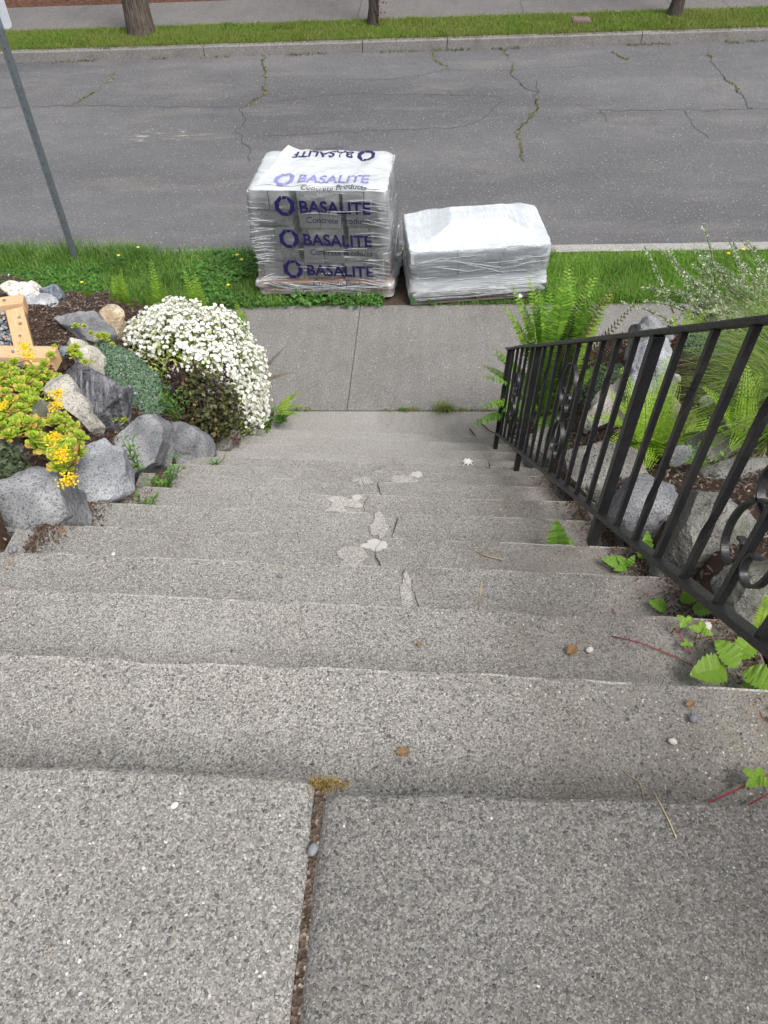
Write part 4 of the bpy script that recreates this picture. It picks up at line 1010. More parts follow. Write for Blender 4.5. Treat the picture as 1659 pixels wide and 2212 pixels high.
for k in range(26):
    xa = random.uniform(-.58, .2); z = random.uniform(.05, .14); SG.append((xa, z, xa + random.uniform(.2, .38), z + random.gauss(.004, .006), random.uniform(.0015, .003)))
creases('film_creases', front2, SG, W2, -.002)
V, F = ICO[2]
Vn = np.array([v * .026 * (1 + .5 * mnoise.noise(Vector(v) * 2.5)) for v in V]); o = mobj('film_knot', Vn, F, M_cover, P2, True); o.location = (.36, -.39, .03)
# ---------------------------------------------------------------- lawns
M_grass = leafmat('lawn_grass', [(0, (0.058, 0.137, 0.018)), (.4, (0.104, 0.247, 0.029)), (.75, (0.169, 0.338, 0.046)), (.95, (0.260, 0.403, 0.085)), (1, (0.442, 0.403, 0.195))], .5, .4, (2.2, (.045, .11, .016), .5))
M_lime = leafmat('lush_grass', [(0, (0.091, 0.208, 0.019)), (.5, (0.169, 0.351, 0.033)), (.9, (0.247, 0.442, 0.058)), (1, (0.442, 0.429, 0.195))], .5, .45, (2.5, (.07, .17, .02), .5))
M_clover = leafmat('clover_leaf', [(0, (0.035, 0.119, 0.019)), (.5, (0.075, 0.213, 0.030)), (1, (0.163, 0.338, 0.062))], .5, .35, (3, (.022, .07, .012), .5))
M_fargrass = leafmat('far_lawn_grass', [(0, (0.079, 0.150, 0.012)), (.5, (0.123, 0.220, 0.018)), (.9, (0.167, 0.264, 0.031)), (1, (0.282, 0.238, 0.097))], .6, .4, (1.1, (.20, .21, .05), .6))
def out_of(X, Y, boxes):
    k = np.ones(len(X), bool)
    for (cx, cy, hw, hd, a) in boxes:
        dx, dy = X - cx, Y - cy; u = dx * math.cos(a) + dy * math.sin(a); v = -dx * math.sin(a) + dy * math.cos(a); k &= ~((abs(u) < hw) & (abs(v) < hd))
    return k
PB = [(-.80, 6.32, .58, .39, R_(-2.5)), (.50, 6.20, .59, .36, R_(6.5)), (-.15, 6.1, .14, .4, 0)]
def lawn(name, x0, x1, y0, y1, N, lmin, lmax, w_, mat, lab, dz=-.012, mask=None, tall=None):
    X = rng.uniform(x0, x1, N); Y = rng.uniform(y0, y1, N)
    edge = np.minimum(Y - y0, y1 - Y); keep = rng.random(N) < np.clip(.35 + edge / .06, 0, 1)
    keep &= out_of(X, Y, PB)
    if mask is not None: keep &= mask(X, Y)
    X, Y = X[keep], Y[keep]; n = len(X)
    hn = np.array([mnoise.noise((x * 2.2, y * 2.2, 1)) for x, y in zip(X, Y)])
    L = rng.uniform(lmin, lmax, n) * (1 + .45 * hn)
    if tall is not None: L *= tall(X, Y)
    dirs = rng.uniform(0, 2 * np.pi, n) * .6 + 2.5 * hn + rng.normal(0, .5, n)
    return tag(blades(name, X, Y, gz(X) + dz, L, rng.uniform(.6, 1.2, n) * w_, np.clip(rng.normal(.55, .3, n), .05, 1.25), mat, None, dirs), lab, 'grass', None, 'stuff')
lawn('grass', -8, -1.2, 5.72, 6.80, 52000, .05, .12, .0055, M_grass, 'green grass growing in the near strip left of the tall pallet', mask=lambda X, Y: (Y > 5.78 + .05 * np.sin(X * 5)) | (rng.random(len(X)) < .3),
     tall=lambda X, Y: 1 + 1.1 * np.clip((Y - 6.3) / .4, 0, 1) * np.clip((-X - 2.3) / .6, 0, 1))
lawn('grass', 1.0, 7, 5.76, 6.70, 62000, .06, .14, .005, M_lime, 'bright long grass in the near strip right of the low pallet', tall=lambda X, Y: 1 - .62 * np.clip((Y - 6.40) / .25, 0, 1))
lawn('grass', -1.5, 1.25, 5.76, 6.0, 5000, .02, .06, .005, M_clover, 'short dark grass along the foot of the two pallets')
lawn('grass', -1.4, 1.3, 6.5, 6.74, 5000, .04, .10, .005, M_grass, 'strip of grass behind the pallets along the kerb')
lawn('far_grass', -12, 9.5, 13.60, 14.70, 110000, .03, .075, .008, M_fargrass, 'mown green grass strip across the road')
lawn('far_grass', -12, 9.5, 13.47, 13.64, 9000, .02, .05, .009, leafmat('dry_edge_grass', [(0, (.06, .09, .02)), (.6, (.12, .13, .04)), (1, (.25, .19, .09))], .7, .3), 'ragged dry grass edge hanging over the far kerb')
# weeds in the far gutter
X = rng.uniform(-10, 7, 1500); Y = 13.43 + np.abs(rng.normal(0, .05, 1500)) * -1 + .02; k = np.array([mnoise.noise((x * 1.3, 0, 5)) > .05 for x in X]); X, Y = X[k], Y[k]
tag(blades('gutter_weeds', X, Y, gz(X) - .15, rng.uniform(.02, .06, len(X)), np.full(len(X), .012), rng.uniform(.3, 1.2, len(X)), leafmat('gutter_weed', [(0, (.05, .07, .02)), (1, (.14, .15, .06))], .7, .2)), 'scrubby weeds growing in the far gutter', 'weeds', None, 'stuff')
# clover and broad leaves mixed in the left strip
N = 15000; X = rng.uniform(-6.5, .2, N); Y = rng.uniform(5.72, 6.70, N); dens = np.array([mnoise.noise((x * 1.4, y * 1.4, 7)) for x, y in zip(X, Y)])
k = (dens + .35 * np.clip((X + 2.2) / 1.0, 0, 1) > .02) & out_of(X, Y, PB) & ((Y > 5.80) | (rng.random(N) < .5)); X, Y = X[k], Y[k]; n = len(X)
Z = gz(X) + rng.uniform(.02, .085, n); P = np.stack([X, Y, Z], 1); VV = []; FF = []; o_ = 0
a0 = rng.uniform(0, 6.28, n); Nn = np.stack([rng.normal(0, .3, n), rng.normal(-.15, .3, n), np.ones(n)], 1); S = rng.uniform(.012, .026, n)
for j in range(3):
    a = a0 + j * 2.094; D = np.stack([np.cos(a), np.sin(a), np.full(n, .1)], 1); v, f = leaf_arrays(P, Nn, S, .95, .1, D); VV.append(v); FF.append(f + o_); o_ += len(v)
tag(mobj('clover', np.concatenate(VV), np.concatenate(FF), M_clover), 'dark green clover carpet in the strip left of the tall pallet', 'clover', None, 'stuff')
# buttercups
M_butter = leafmat('buttercup_petal', [(0, (.75, .52, .02)), (1, (.85, .65, .04))], .4, .2)
M_stem = plain('green_stem', (.06, .12, .02), .6, .3, 0, .3, 40, .1)
def buttercup(x, y, h, lab):
    t = empty('buttercup', (x, y, gz(x))); tag(t, lab, 'flower', 'buttercups in the grass')
    MB().tube([(0, 0, 0), (.005, 0, h * .6), (.0, 0, h)], .0014, 4).build('stem', M_stem, t)
    a = np.arange(5) * 1.2566; D = np.stack([np.cos(a), np.sin(a), np.full(5, .45)], 1)
    leaf_cloud('petals', np.tile((0, 0, h), (5, 1)), np.stack([-.4 * np.cos(a), -.4 * np.sin(a), np.ones(5)], 1), .021, .95, M_butter, t, D)
for (x, y, h, lab) in [(-2.86, 6.45, .15, 'yellow buttercup nearest the sign post'), (-2.72, 6.62, .14, 'yellow buttercup close to the road behind the first one'), (-1.72, 6.47, .13, 'yellow buttercup left of the tall pallet, upper of a pair'), (-1.66, 6.38, .13, 'yellow buttercup left of the tall pallet, lower of a pair'),
        (-1.70, 5.93, .13, 'orange-yellow buttercup above the white flowering shrub'), (-3.05, 5.95, .16, 'large yellow buttercup above the blue-grey rock'), (2.78, 6.35, .15, 'yellow buttercup at right beside the small-leaved shrub'), (2.92, 6.40, .16, 'yellow buttercup at right, second beside the shrub'),
        (3.22, 6.60, .15, 'yellow buttercup at far right close to the kerb'), (3.30, 6.55, .15, 'rightmost yellow buttercup by the kerb')]: buttercup(x, y, h, lab)

# ---------------------------------------------------------------- mulch chips, pebbles and litter
M_chip = leafmat('bark_chip', [(0, (.03, .02, .015)), (.5, (.065, .045, .034)), (.85, (.12, .088, .07)), (1, (.26, .21, .17))], .9, 0)
def chips(name, x0, x1, y0, y1, f, N, lab):
    X = rng.uniform(x0, x1, N); Y = rng.uniform(y0, y1, N); Z = np.array([f(x, y) + nz(x, y, 0, 3) * .025 for x, y in zip(X, Y)])
    a = rng.uniform(0, 6.28, N); L = rng.uniform(.003, .012, N); W = rng.uniform(.0014, .004, N)
    d = np.stack([np.cos(a), np.sin(a), rng.normal(0, .3, N)], 1) * L[:, None]; p = np.stack([-np.sin(a), np.cos(a), rng.normal(0, .4, N)], 1) * W[:, None]
    C = np.stack([X, Y, Z + .004], 1); u = np.array((0, 0, .002))
    V = np.stack([C - d - p, C + d - p * .6, C + d + p * .6, C - d + p, C - d - p + u * 1.5, C + d - p * .6 + u, C + d + p * .6 + u, C - d + p + u * 1.5], 1).reshape(-1, 3); k = np.arange(N)[:, None] * 8
    return tag(mobj(name, V, [np.concatenate([k + np.array([q]) for q in ([4, 5, 6, 7], [0, 1, 5, 4], [1, 2, 6, 5], [2, 3, 7, 6], [3, 0, 4, 7])])], M_chip), lab, 'mulch', None, 'stuff')
chips('bark_mulch', -2.9, -1.06, 1.2, 4.2, zl_m, 20000, 'dark bark mulch covering the soil between the left rocks')
chips('bark_mulch', .63, 2.3, .5, 4.2, zr_m, 15000, 'dark bark mulch covering the soil behind the railing')
# dirt gathered on tread ends
ENDS = [(-1.05, 1.37, 4, -1), (-1.06, 1.62, 5, -1), (-1.05, 1.10, 3, -1), (-1.05, 1.90, 6, -1), (-1.04, 2.18, 7, -1), (.63, 1.37, 4, 1), (.64, 1.10, 3, 1), (.64, .83, 2, 1), (.62, .56, 1, 1), (.62, 1.63, 5, 1), (.62, 1.92, 6, 1), (.64, 2.2, 7, 1), (.64, 2.45, 8, 1)]
VV = []; FF = []; o_ = 0
for (x, y, i, sg) in ENDS:
    n = 520; X = x - sg * (np.abs(rng.normal(0, .04, n)) - .05); Y = y + rng.normal(-.02, .05, n); Y = np.clip(Y, NY[i - 1] + .01, NY[i] - .012); Z = np.full(n, (14 - i) * RISE + .005) + rng.random(n) * .006
    v, f = leaf_arrays(np.stack([X, Y, Z], 1), np.stack([rng.normal(0, .35, n), rng.normal(0, .35, n), np.ones(n)], 1), rng.uniform(.003, .013, n), .5, .25); VV.append(v); FF.append(f + o_); o_ += len(v)
tag(mobj('soil_crumbs', np.concatenate(VV), np.concatenate(FF), leafmat('soil_crumb', [(0, (.03, .02, .014)), (.6, (.07, .045, .03)), (.9, (.13, .085, .055)), (1, (.24, .19, .14))], .95, 0)), 'dark soil crumbs and bark gathered along the tread ends', 'soil', None, 'stuff')
CH = []
for (x, y, i, sg) in ENDS:
    for k in range(26): CH.append((x - sg * random.uniform(-.04, .09), min(max(y + random.gauss(0, .045), NY[i - 1] + .01), NY[i] - .02), (14 - i) * RISE + .012))
CH = np.array(CH); N = len(CH); v, f = leaf_arrays(CH, np.stack([rng.normal(0, .4, N), rng.normal(0, .4, N), np.ones(N)], 1), rng.uniform(.01, .03, N), .12, .1)
tag(mobj('needle_litter', v, f, leafmat('dead_needle', [(0, (.09, .035, .015)), (.6, (.20, .085, .04)), (1, (.36, .2, .11))], .9, 0)), 'reddish dead needles gathered at the ends of the treads', 'litter', None, 'stuff')
# moss plug at the landing joint
N = 260; P = np.stack([rng.normal(-.092, .006, N), .347 + np.abs(rng.normal(0, .006, N)) * -1 + .012, np.full(N, 2.722)], 1)
P[:, 0] += np.maximum(0, rng.random(N) - .6) * .06
tag(blades('moss_plug', P[:, 0], P[:, 1], P[:, 2], rng.uniform(.006, .013, N), np.full(N, .0018), rng.uniform(.1, 1, N), leafmat('dry_moss', [(0, (.12, .08, .02)), (.6, (.26, .18, .06)), (1, (.36, .27, .11))], .9, .2)), 'brown and ochre moss plug where the landing joint meets the edge', 'moss', None, 'stuff')
# loose pebbles and leaves on the treads
M_peb = plain('grey_pebble', (.17, .18, .20), .6, .4, 0, .2, 60, .15); M_pebl = plain('pale_pebble', (.55, .52, .47), .7, .3, 0, .15, 60, .15)
def pebble(x, y, z, r, lab, mat=M_peb, el=(1, .75, .6), grp='loose pebbles on the concrete'):
    V, F = ICO[2]; V = V * np.array(el) * r; V = V * (1 + .1 * np.array([[mnoise.noise(Vector(v) / r * 1.1 + Vector((x * 9, y * 9, 0)))] for v in V])); V[:, 2] -= V[:, 2].min()
    o = mobj('pebble', V, F, mat, None, True); o.location = (x, y, z); o.rotation_euler = (0, 0, random.random() * 6); tag(o, lab, 'pebble', grp)
def tz(i): return (14 - i) * RISE
pebble(-.094, .278, 2.724, .007, 'smooth dark pebble sitting in the landing joint', M_peb, (.8, 1.1, .7))
pebble(-1.0, 1.15, tz(3) - .004, .014, 'grey pebble on step corner below the big left boulder')
pebble(.363, .80, tz(2) + .001, .0085, 'small grey pebble beside the curled brown leaf', M_pebl)
pebble(.60, .86, tz(2) + .006, .014, 'tan round pebble under the bottom rail', M_pebl)
pebble(.615, .825, tz(2) + .006, .010, 'grey pebble under the bottom rail next to the tan one')
pebble(.41, .521, tz(1) + .001, .007, 'small white pebble on the first tread right side', M_pebl)
pebble(-.26, .318, 2.731, .005, 'white speck of stone on the left landing slab', M_pebl, (1, .8, .3))
pebble(.45, .56, tz(1) + .001, .009, 'dark and white stone on first tread near the berry leaf', M_peb)
pebble(-.31, 1.10, tz(3) + .001, .007, 'tiny black stone on the fourth step left of centre', M_peb)
pebble(-.84, 1.30, tz(4) + .001, .008, 'pale pebble on the step beside the left boulder', M_pebl)
M_dead = leafmat('dead_leaf', [(0, (.22, .13, .06)), (1, (.34, .22, .11))], .7, .2)
def dead_leaf(x, y, z, s_, a, lab):
    V = []; n = 8
    for i in range(n + 1):
        q = i / n; w_ = math.sin(math.pi * q) ** .8 * .33
        for sgn in (-1, -.4, 0, .4, 1): V.append(((q - .5) * s_, sgn * w_ * s_, abs(sgn) * .9 * w_ * s_ + .9 * s_ * (q - .5) ** 2 + nz(q * 3, sgn, x * 9, 2) * .2 * s_))
    F = [(i * 5 + j, i * 5 + j + 1, i * 5 + j + 6, i * 5 + j + 5) for i in range(n) for j in range(4)]
    o = mobj('dead_leaf', V, F, M_dead, None, True); o.location = (x, y, z + .003); o.rotation_euler = (.2, 0, a); tag(o, lab, 'leaf', 'fallen brown leaves on the steps')
dead_leaf(.327, .798, tz(2), .030, .8, 'curled tan leaf on the second step toward the right')
dead_leaf(.004, .484, tz(1), .021, .1, 'curled brown leaf at the centre of the first step')
dead_leaf(.03, .797, tz(2), .014, 1.2, 'tiny pale leaf scrap on the second step')
dead_leaf(.45, .585, tz(1), .016, .4, 'small dry leaf on the first step near the railing')
M_straw = plain('dry_straw', (.42, .34, .2), .8, .2, 0, .2, 60, .1); M_twig = plain('dark_twig', (.09, .065, .055), .85, .2, 0, .3, 60, .3); M_red = plain('red_runner', (.28, .05, .06), .6, .3, 0, .25, 60, .1)
def twig(nm, pts, r, mat, lab, grp):
    b = Vector(pts[0]); o = MB().tube([Vector(p) - b for p in pts], r, 5).build(nm, mat, None, True); o.location = b; tag(o, lab, 'twig', grp)
GT = 'twigs and dry stalks on the steps'
twig('dry_stalk', [(.20, 1.362, tz(4) + .004), (.235, 1.345, tz(4) + .006), (.275, 1.338, tz(4) + .003)], .0016, M_straw, 'pale dry stalk lying on the step at centre right', GT)
twig('dry_stalk', [(.155, .925, tz(3) + .12), (.157, .935, tz(3) + .17), (.155, .94, tz(3) + .225)], .0011, M_straw, 'thin straw standing up at a step edge, centre right', GT)
twig('twig', [(-.28, 3.72, tz(13) + .006), (-.22, 3.70, tz(13) + .006)], .006, M_twig, 'short dark stick on the bottom step', GT)
twig('branch_twig', [(.42, 4.12, .03), (.47, 3.98, .05), (.56, 3.90, .06), (.66, 3.86, .10)], .005, M_twig, 'bent dark twig by the lowest railing post', GT)
twig('branch_twig', [(.48, 4.22, .03), (.56, 4.08, .05), (.66, 3.98, .08)], .005, M_twig, 'forked dark twig poking out behind the lowest railing post', GT)
twig('dry_stalk', [(.33, .47, tz(1) + .003), (.35, .455, tz(1) + .004), (.352, .43, tz(1) + .003)], .0009, M_straw, 'thin curved needle on the first step', GT)
twig('dry_stalk', [(.30, .36, tz(0) + .004), (.31, .33, tz(0) + .003), (.315, .31, tz(0) + .003)], .0008, M_straw, 'fine dry needle on the right landing slab', GT)
GR_ = 'red strawberry runners trailing on the steps'
twig('red_runner', [(.60, .50, tz(1) + .03), (.50, .455, tz(1) + .02), (.42, .42, tz(1) + .006), (.405, .41, tz(1) + .004)], .0016, M_red, 'red runner trailing left from the lowest berry leaf', GR_)
twig('red_runner', [(.60, .485, tz(1) + .03), (.52, .44, tz(1) + .018), (.45, .405, tz(1) + .006)], .0015, M_red, 'second red runner below the first, lower right', GR_)
twig('red_runner', [(.49, 1.04, tz(3) + .006), (.50, .98, tz(3) + .012), (.515, .905, tz(3) + .008), (.52, .87, tz(3) - .06), (.535, .85, tz(2) + .02), (.56, .80, tz(2) + .006)], .0013, M_red, 'long thin red runner crossing from second to first step', GR_)
twig('red_runner', [(.41, .835, tz(2) + .006), (.46, .82, tz(2) + .010), (.515, .80, tz(2) + .006), (.57, .76, tz(2) + .012)], .0013, M_red, 'red runner along the first step toward the big leaf', GR_)
# fallen white flower on the ninth step
o = empty('fallen_flower', (.31, 2.96, tz(10) + .003)); tag(o, 'white star-shaped fallen blossom on a lower step', 'flower')
M_petal = leafmat('white_petal', [(0, (.66, .66, .54)), (.3, (.78, .78, .72)), (1, (.86, .86, .84))], .5, .25)
for k in range(7):
    a = k * .9 + .3; MB().tube([(0, 0, .008), (.02 * math.cos(a), .02 * math.sin(a), .014), (.036 * math.cos(a), .036 * math.sin(a), .004)], [.010, .007, .001], 5).build('petal', M_petal, o)

# ---------------------------------------------------------------- timber steps with pebbles on the left bank
def lumber():
    t = NT('incised_timber'); P = t.vec((2, 26, 26)); n = t.noise(3, 5, .6, P, 1.5); c = t.mix(t.f(n, .3, .7), (.48, .29, .14), (.66, .45, .26))
    slot = t.noise(2.4, 2, .5, t.vec((16, 90, 90))); c = t.mix(t.f(slot, .66, .72, 0, .75), c, (.10, .05, .025))
    c = t.mix(t.f(t.noise(5, 3, .6, t.vec()), .55, .75, 0, .5), c, (.36, .30, .24))
    return t.done(c, .8, t.bump(slot, -.5, .004), .2)
M_lumber = lumber()
def timber(x0, y0, x1, y1, z, lab, w_=.095, h_=.085):
    L_ = math.hypot(x1 - x0, y1 - y0); o = MB().box((0, 0, h_ / 2), (L_, w_, h_)).build('timber', M_lumber, None, bevel=.005)
    o.location = ((x0 + x1) / 2, (y0 + y1) / 2, z - h_); o.rotation_euler = (0, 0, math.atan2(y1 - y0, x1 - x0)); tag(o, lab, 'timber', 'new timbers edging the pebble steps')
timber(-2.95, 3.40, -2.235, 3.635, 1.315, 'orange-brown timber at the far end of the upper pebble bed')
timber(-2.258, 3.545, -2.02, 3.10, 1.305, 'timber running diagonally along the right side of the upper pebble bed')
timber(-2.85, 2.87, -1.735, 2.895, 1.49, 'horizontal timber crossing in front of the upper pebble bed')
timber(-1.818, 2.845, -1.818, 2.60, 1.465, 'short timber running toward the viewer below the horizontal one')
timber(-2.6, 2.52, -1.745, 2.53, 1.585, 'lowest timber at left edge partly under the yellow succulent')
M_riv = leafmat('river_pebble', [(0, (.07, .075, .085)), (.35, (.14, .15, .165)), (.7, (.24, .25, .265)), (.92, (.36, .35, .34)), (1, (.34, .24, .17))], .55, 0)
def pebble_bed(x0, x1, y0, y1, z, N, lab, cond=None):
    VV = []; FF = []; o_ = 0; V0, F0 = ICO[2]
    for k in range(N):
        x, y = random.uniform(x0, x1), random.uniform(y0, y1)
        if cond and not cond(x, y): continue
        r = random.uniform(.009, .016); e = Euler((random.gauss(0, .4), random.gauss(0, .4), random.random() * 6)).to_matrix(); E_ = np.array(e)
        v = (V0 * np.array((r, r * random.uniform(.6, .9), r * random.uniform(.45, .7)))) @ E_.T + np.array((x, y, z + random.uniform(-.012, .006))); VV.append(v); FF.append(F0 + o_); o_ += len(v)
    V = np.concatenate(VV); c = np.array(((x0 + x1) / 2, (y0 + y1) / 2, z - .02)); o = mobj('river_pebbles', V - c, np.concatenate(FF), M_riv, None, True); o.location = c; tag(o, lab, 'pebbles', None, 'stuff')
pebble_bed(-2.75, -2.05, 2.93, 3.6, 1.275, 1500, 'grey river pebbles filling the upper timber frame', lambda x, y: x < -2.19 + (3.3 - y) * .535)
pebble_bed(-2.4, -1.87, 2.57, 2.83, 1.46, 600, 'grey river pebbles filling the lower timber frame')
for (x, y, z, s_, lab) in [(-2.33, 3.60, 1.315, .011, 'dark pebble on the farthest timber'), (-2.19, 3.45, 1.305, .009, 'pebble highest up on the diagonal timber'), (-2.16, 3.39, 1.305, .010, 'larger flat pebble midway on the diagonal timber'), (-2.12, 3.28, 1.305, .008, 'small pebble low on the diagonal timber'), (-1.93, 2.88, 1.49, .009, 'brown pebble on the horizontal timber'), (-1.85, 2.90, 1.49, .008, 'small pebble near the end of the horizontal timber')]:
    pebble(x, y, z, s_, lab, M_peb, (1, .8, .6), 'pebbles on the timbers')

# ---------------------------------------------------------------- ferns
M_sword = leafmat('sword_fern', [(0, (0.100, 0.237, 0.025)), (.5, (0.169, 0.350, 0.037)), (1, (0.263, 0.463, 0.062))], .45, .45)
M_young = leafmat('young_fern', [(0, (.14, .28, .025)), (.5, (.21, .37, .035)), (1, (.30, .46, .06))], .5, .45)
M_swdark = leafmat('old_fern', [(0, (.03, .07, .012)), (.6, (.05, .10, .02)), (1, (.10, .12, .04))], .5, .3)
M_lady = leafmat('lime_fern', [(0, (0.187, 0.330, 0.022)), (.5, (0.264, 0.440, 0.033)), (1, (0.374, 0.550, 0.066))], .5, .5)
M_brownfern = leafmat('dying_fern', [(0, (.12, .085, .04)), (1, (.20, .16, .08))], .7, .3)
def fern(name, loc, lab, spec, grp=None):
    t = empty(name, loc); tag(t, lab, 'fern', grp)
    for (az, L, e0, e1, wd, npn, mt, kw) in spec: frond_mesh('frond', L, R_(e0), R_(e1), wd, npn, mt, t, R_(az), (random.gauss(0, .02), random.gauss(0, .02), 0), **kw)
    return t
# the big sword fern at the right: upright fan, arching fronds at the left
S = []
for k in range(24):
    az = random.choice((90, 270, 100, 80)) + random.uniform(-45, 45); S.append((az, random.uniform(.70, .98), random.uniform(78, 87), random.uniform(64, 78), .10, 40, M_sword if random.random() < .8 else M_swdark, dict(fwd=.35, pin_w=.22, sway=random.uniform(-.5, .5))))
for (az, L) in [(20, .98), (5, .92), (340, .9), (175, .88), (160, .9)]: S.append((az, L, 82, 70, .10, 40, M_sword, dict(fwd=.35)))
for (az, L, e1) in [(70, .95, 48), (50, .92, 44), (35, .9, 40), (60, .8, 36), (300, .7, 40), (110, .9, 52), (130, .86, 46), (140, .78, 40), (45, .7, 30)]: S.append((az, L, 78, e1, .11, 40, M_young, dict(fwd=.35, sway=.3)))
for (az, L, e0, e1) in [(176, .60, 66, 20), (190, .62, 62, 8), (168, .58, 68, 28), (205, .52, 52, -10), (188, .58, 70, 30), (218, .50, 58, -5), (160, .5, 56, 6), (240, .5, 58, 0), (30, .58, 54, 0), (345, .55, 48, -10), (255, .48, 45, -20), (200, .5, 30, -35), (280, .45, 50, -20)]:
    S.append((az, L, e0, e1, .088, 34, M_sword, dict(fwd=.35, droop=.25)))
S.append((25, .98, 74, 56, .08, 34, M_brownfern, dict(fwd=.3))); S.append((12, .92, 70, 52, .075, 34, M_brownfern, dict(fwd=.3)))
fern('sword_fern', (.80, 3.58, .60), 'large bright sword fern growing behind the lower end of the railing', S)
# sword ferns behind the white shrub
def small_fern(x, y, z, n, Lm, lab):
    S = [(random.choice((90, 270)) + random.uniform(-40, 40), Lm * random.uniform(.6, .9), random.uniform(78, 88), random.uniform(60, 80), .065, 26, M_young, dict(fwd=.4)) for k in range(n)]
    fern('sword_fern', (x, y, z), lab, S, 'ferns behind the white shrub')
small_fern(-1.90, 4.12, .82, 9, .46, 'cluster of upright fern fronds behind the tan boulder')
small_fern(-1.66, 4.16, .70, 8, .62, 'fern fronds rising above the white flowers, second from left')
small_fern(-1.42, 4.17, .68, 8, .60, 'pair of tall fern fronds above the middle of the white shrub')
small_fern(-1.16, 4.18, .50, 8, .56, 'fern fronds at the right shoulder of the white shrub')
small_fern(-2.08, 4.08, .98, 3, .18, 'small lone fern frond left of the tan boulder')
fern('brown_frond_fern', (-1.12, 4.1, .40), 'withered brown fern frond sticking out right of the white shrub', [(20, .40, 50, 40, .04, 24, M_brownfern, dict(fwd=.4)), (10, .34, 18, 8, .035, 22, M_brownfern, dict(fwd=.4))])
fern('lime_fern', (-1.02, 4.16, .10), 'small lime fern at the foot of the white shrub by the sidewalk', [(0, .26, 30, -5, .05, 16, M_lady, dict(fwd=.4)), (-25, .24, 35, -10, .05, 16, M_lady, dict(fwd=.4)), (30, .22, 40, 10, .05, 16, M_lady, dict(fwd=.4))])
# lime lady fern behind the railing
S = []
for (az, L, e0, e1) in [(100, .34, 70, 30), (60, .32, 65, 20), (150, .32, 62, 15), (190, .36, 55, -5), (215, .30, 60, -10), (250, .26, 50, -25), (280, .30, 55, -30), (310, .28, 55, -10), (20, .34, 55, 5), (350, .36, 45, 0), (80, .38, 75, 45), (130, .36, 72, 35), (265, .28, 70, -40), (230, .34, 66, 10)]:
    S.append((az, L, e0, e1, .07, 20, M_lady, dict(bip=True, fwd=.25, rach=.0012)))
fern('lady_fern', (1.0, 2.40, 1.44), 'lime green lacy fern growing between rocks behind the railing', S)
S = [(az, L, e0, e1, .055, 18, M_lady, dict(bip=True, fwd=.25, rach=.001)) for (az, L, e0, e1) in [(100, .30, 70, 40), (60, .26, 60, 20), (200, .24, 45, -20), (150, .26, 60, 20), (230, .2, 40, -20)]]
fern('lady_fern', (1.29, 2.28, 1.63), 'small lime fern half buried in the fine grass at right', S)
fern('tiny_fern', (.64, .80, 2.42), 'tiny yellow-green fern sprig by the bottom rail at right', [(100, .085, 80, 60, .018, 14, M_lady, dict(fwd=.3, rach=.0008)), (30, .06, 60, 30, .014, 12, M_lady, dict(fwd=.3, rach=.0008))])
fern('lime_fern', (1.55, 3.70, 1.10), 'young lime fern fronds above the granite block', [(80, .22, 80, 60, .04, 16, M_lady, dict(fwd=.3)), (40, .20, 70, 40, .04, 16, M_lady, dict(fwd=.3)), (140, .18, 70, 45, .035, 16, M_lady, dict(fwd=.3))])

# ---------------------------------------------------------------- white campion shrub
wr_ = np.array((-1.41, 3.67, .77)); RAD = np.array((.44, .42, .42))
wr2 = np.array((-1.18, 3.68, .58)); RAD2 = np.array((.23, .26, .30))
bush = empty('white_campion', (-1.38, 3.72, .45)); tag(bush, 'rounded shrub covered in white blossoms spilling over the rocks', 'shrub')
BO = np.array((-1.38, 3.72, .45))
def shell(n, lo=.8, hi=1.0):
    D = rng.normal(size=(n, 3)); D /= np.linalg.norm(D, axis=1)[:, None]
    lump = np.array([1 + .12 * mnoise.noise(Vector(d) * 2.2) + .11 * mnoise.noise(Vector(d) * 5.5) for d in D])
    A = wr_ + D * RAD * (rng.uniform(lo, hi, n) * lump)[:, None]
    B = wr2 + D * RAD2 * (rng.uniform(lo, hi, n) * lump)[:, None]; pick = rng.random(n) < .30
    Q = np.where(pick[:, None], B, A); ins = np.where(pick, (((Q - wr_) / RAD) ** 2).sum(1), (((Q - wr2) / RAD2) ** 2).sum(1)) > .8
    return D[ins], Q[ins]
right = D_up = None
def vis(D): return D @ RX, D @ UPV, -(D @ FW)
M_varieg = leafmat('variegated_leaf', [(0, (.20, .27, .05)), (.45, (.36, .44, .10)), (.8, (.50, .56, .20)), (1, (.70, .72, .46))], .5, .35)
M_calyx = leafmat('pale_calyx', [(0, (.50, .54, .30)), (1, (.68, .70, .50))], .5, .35)
D, P = shell(11000, .6, 1.01); r_, u_, f_ = vis(D); k = (f_ < .6) | (u_ > -.1) | (r_ > .4); D, P = D[k], P[k]
tag(leaf_cloud('leaves', P - BO, D + rng.normal(0, .5, D.shape), rng.uniform(.02, .042, len(P)), .38, M_varieg, bush), kind='stuff')
D, P = shell(11500, .88, 1.08); r_, u_, f_ = vis(D)
score = u_ * .8 + np.maximum(r_, 0) * .75 + .10 + .22 * np.array([mnoise.noise(Vector(d) * 2.6) for d in D]) + .45 * np.array([mnoise.noise(Vector(d) * 9) for d in D]) - .10 * (f_ > .75)
k = (score > .22) | ((score > -.05) & (rng.random(len(D)) < .10)); k &= ~((r_ < -.55) & (u_ < .15)); D, P = D[k], P[k]; n = len(P)
Nf = D * .75 + rng.normal(0, .32, D.shape) + np.array((.05, -.25, .35)); Nf /= np.linalg.norm(Nf, axis=1)[:, None]
ref = rng.normal(size=Nf.shape); A_ = np.cross(Nf, ref); A_ /= np.linalg.norm(A_, axis=1)[:, None]; B_ = np.cross(Nf, A_)
VV = []; FF = []; o_ = 0; S = rng.uniform(.009, .016, n)
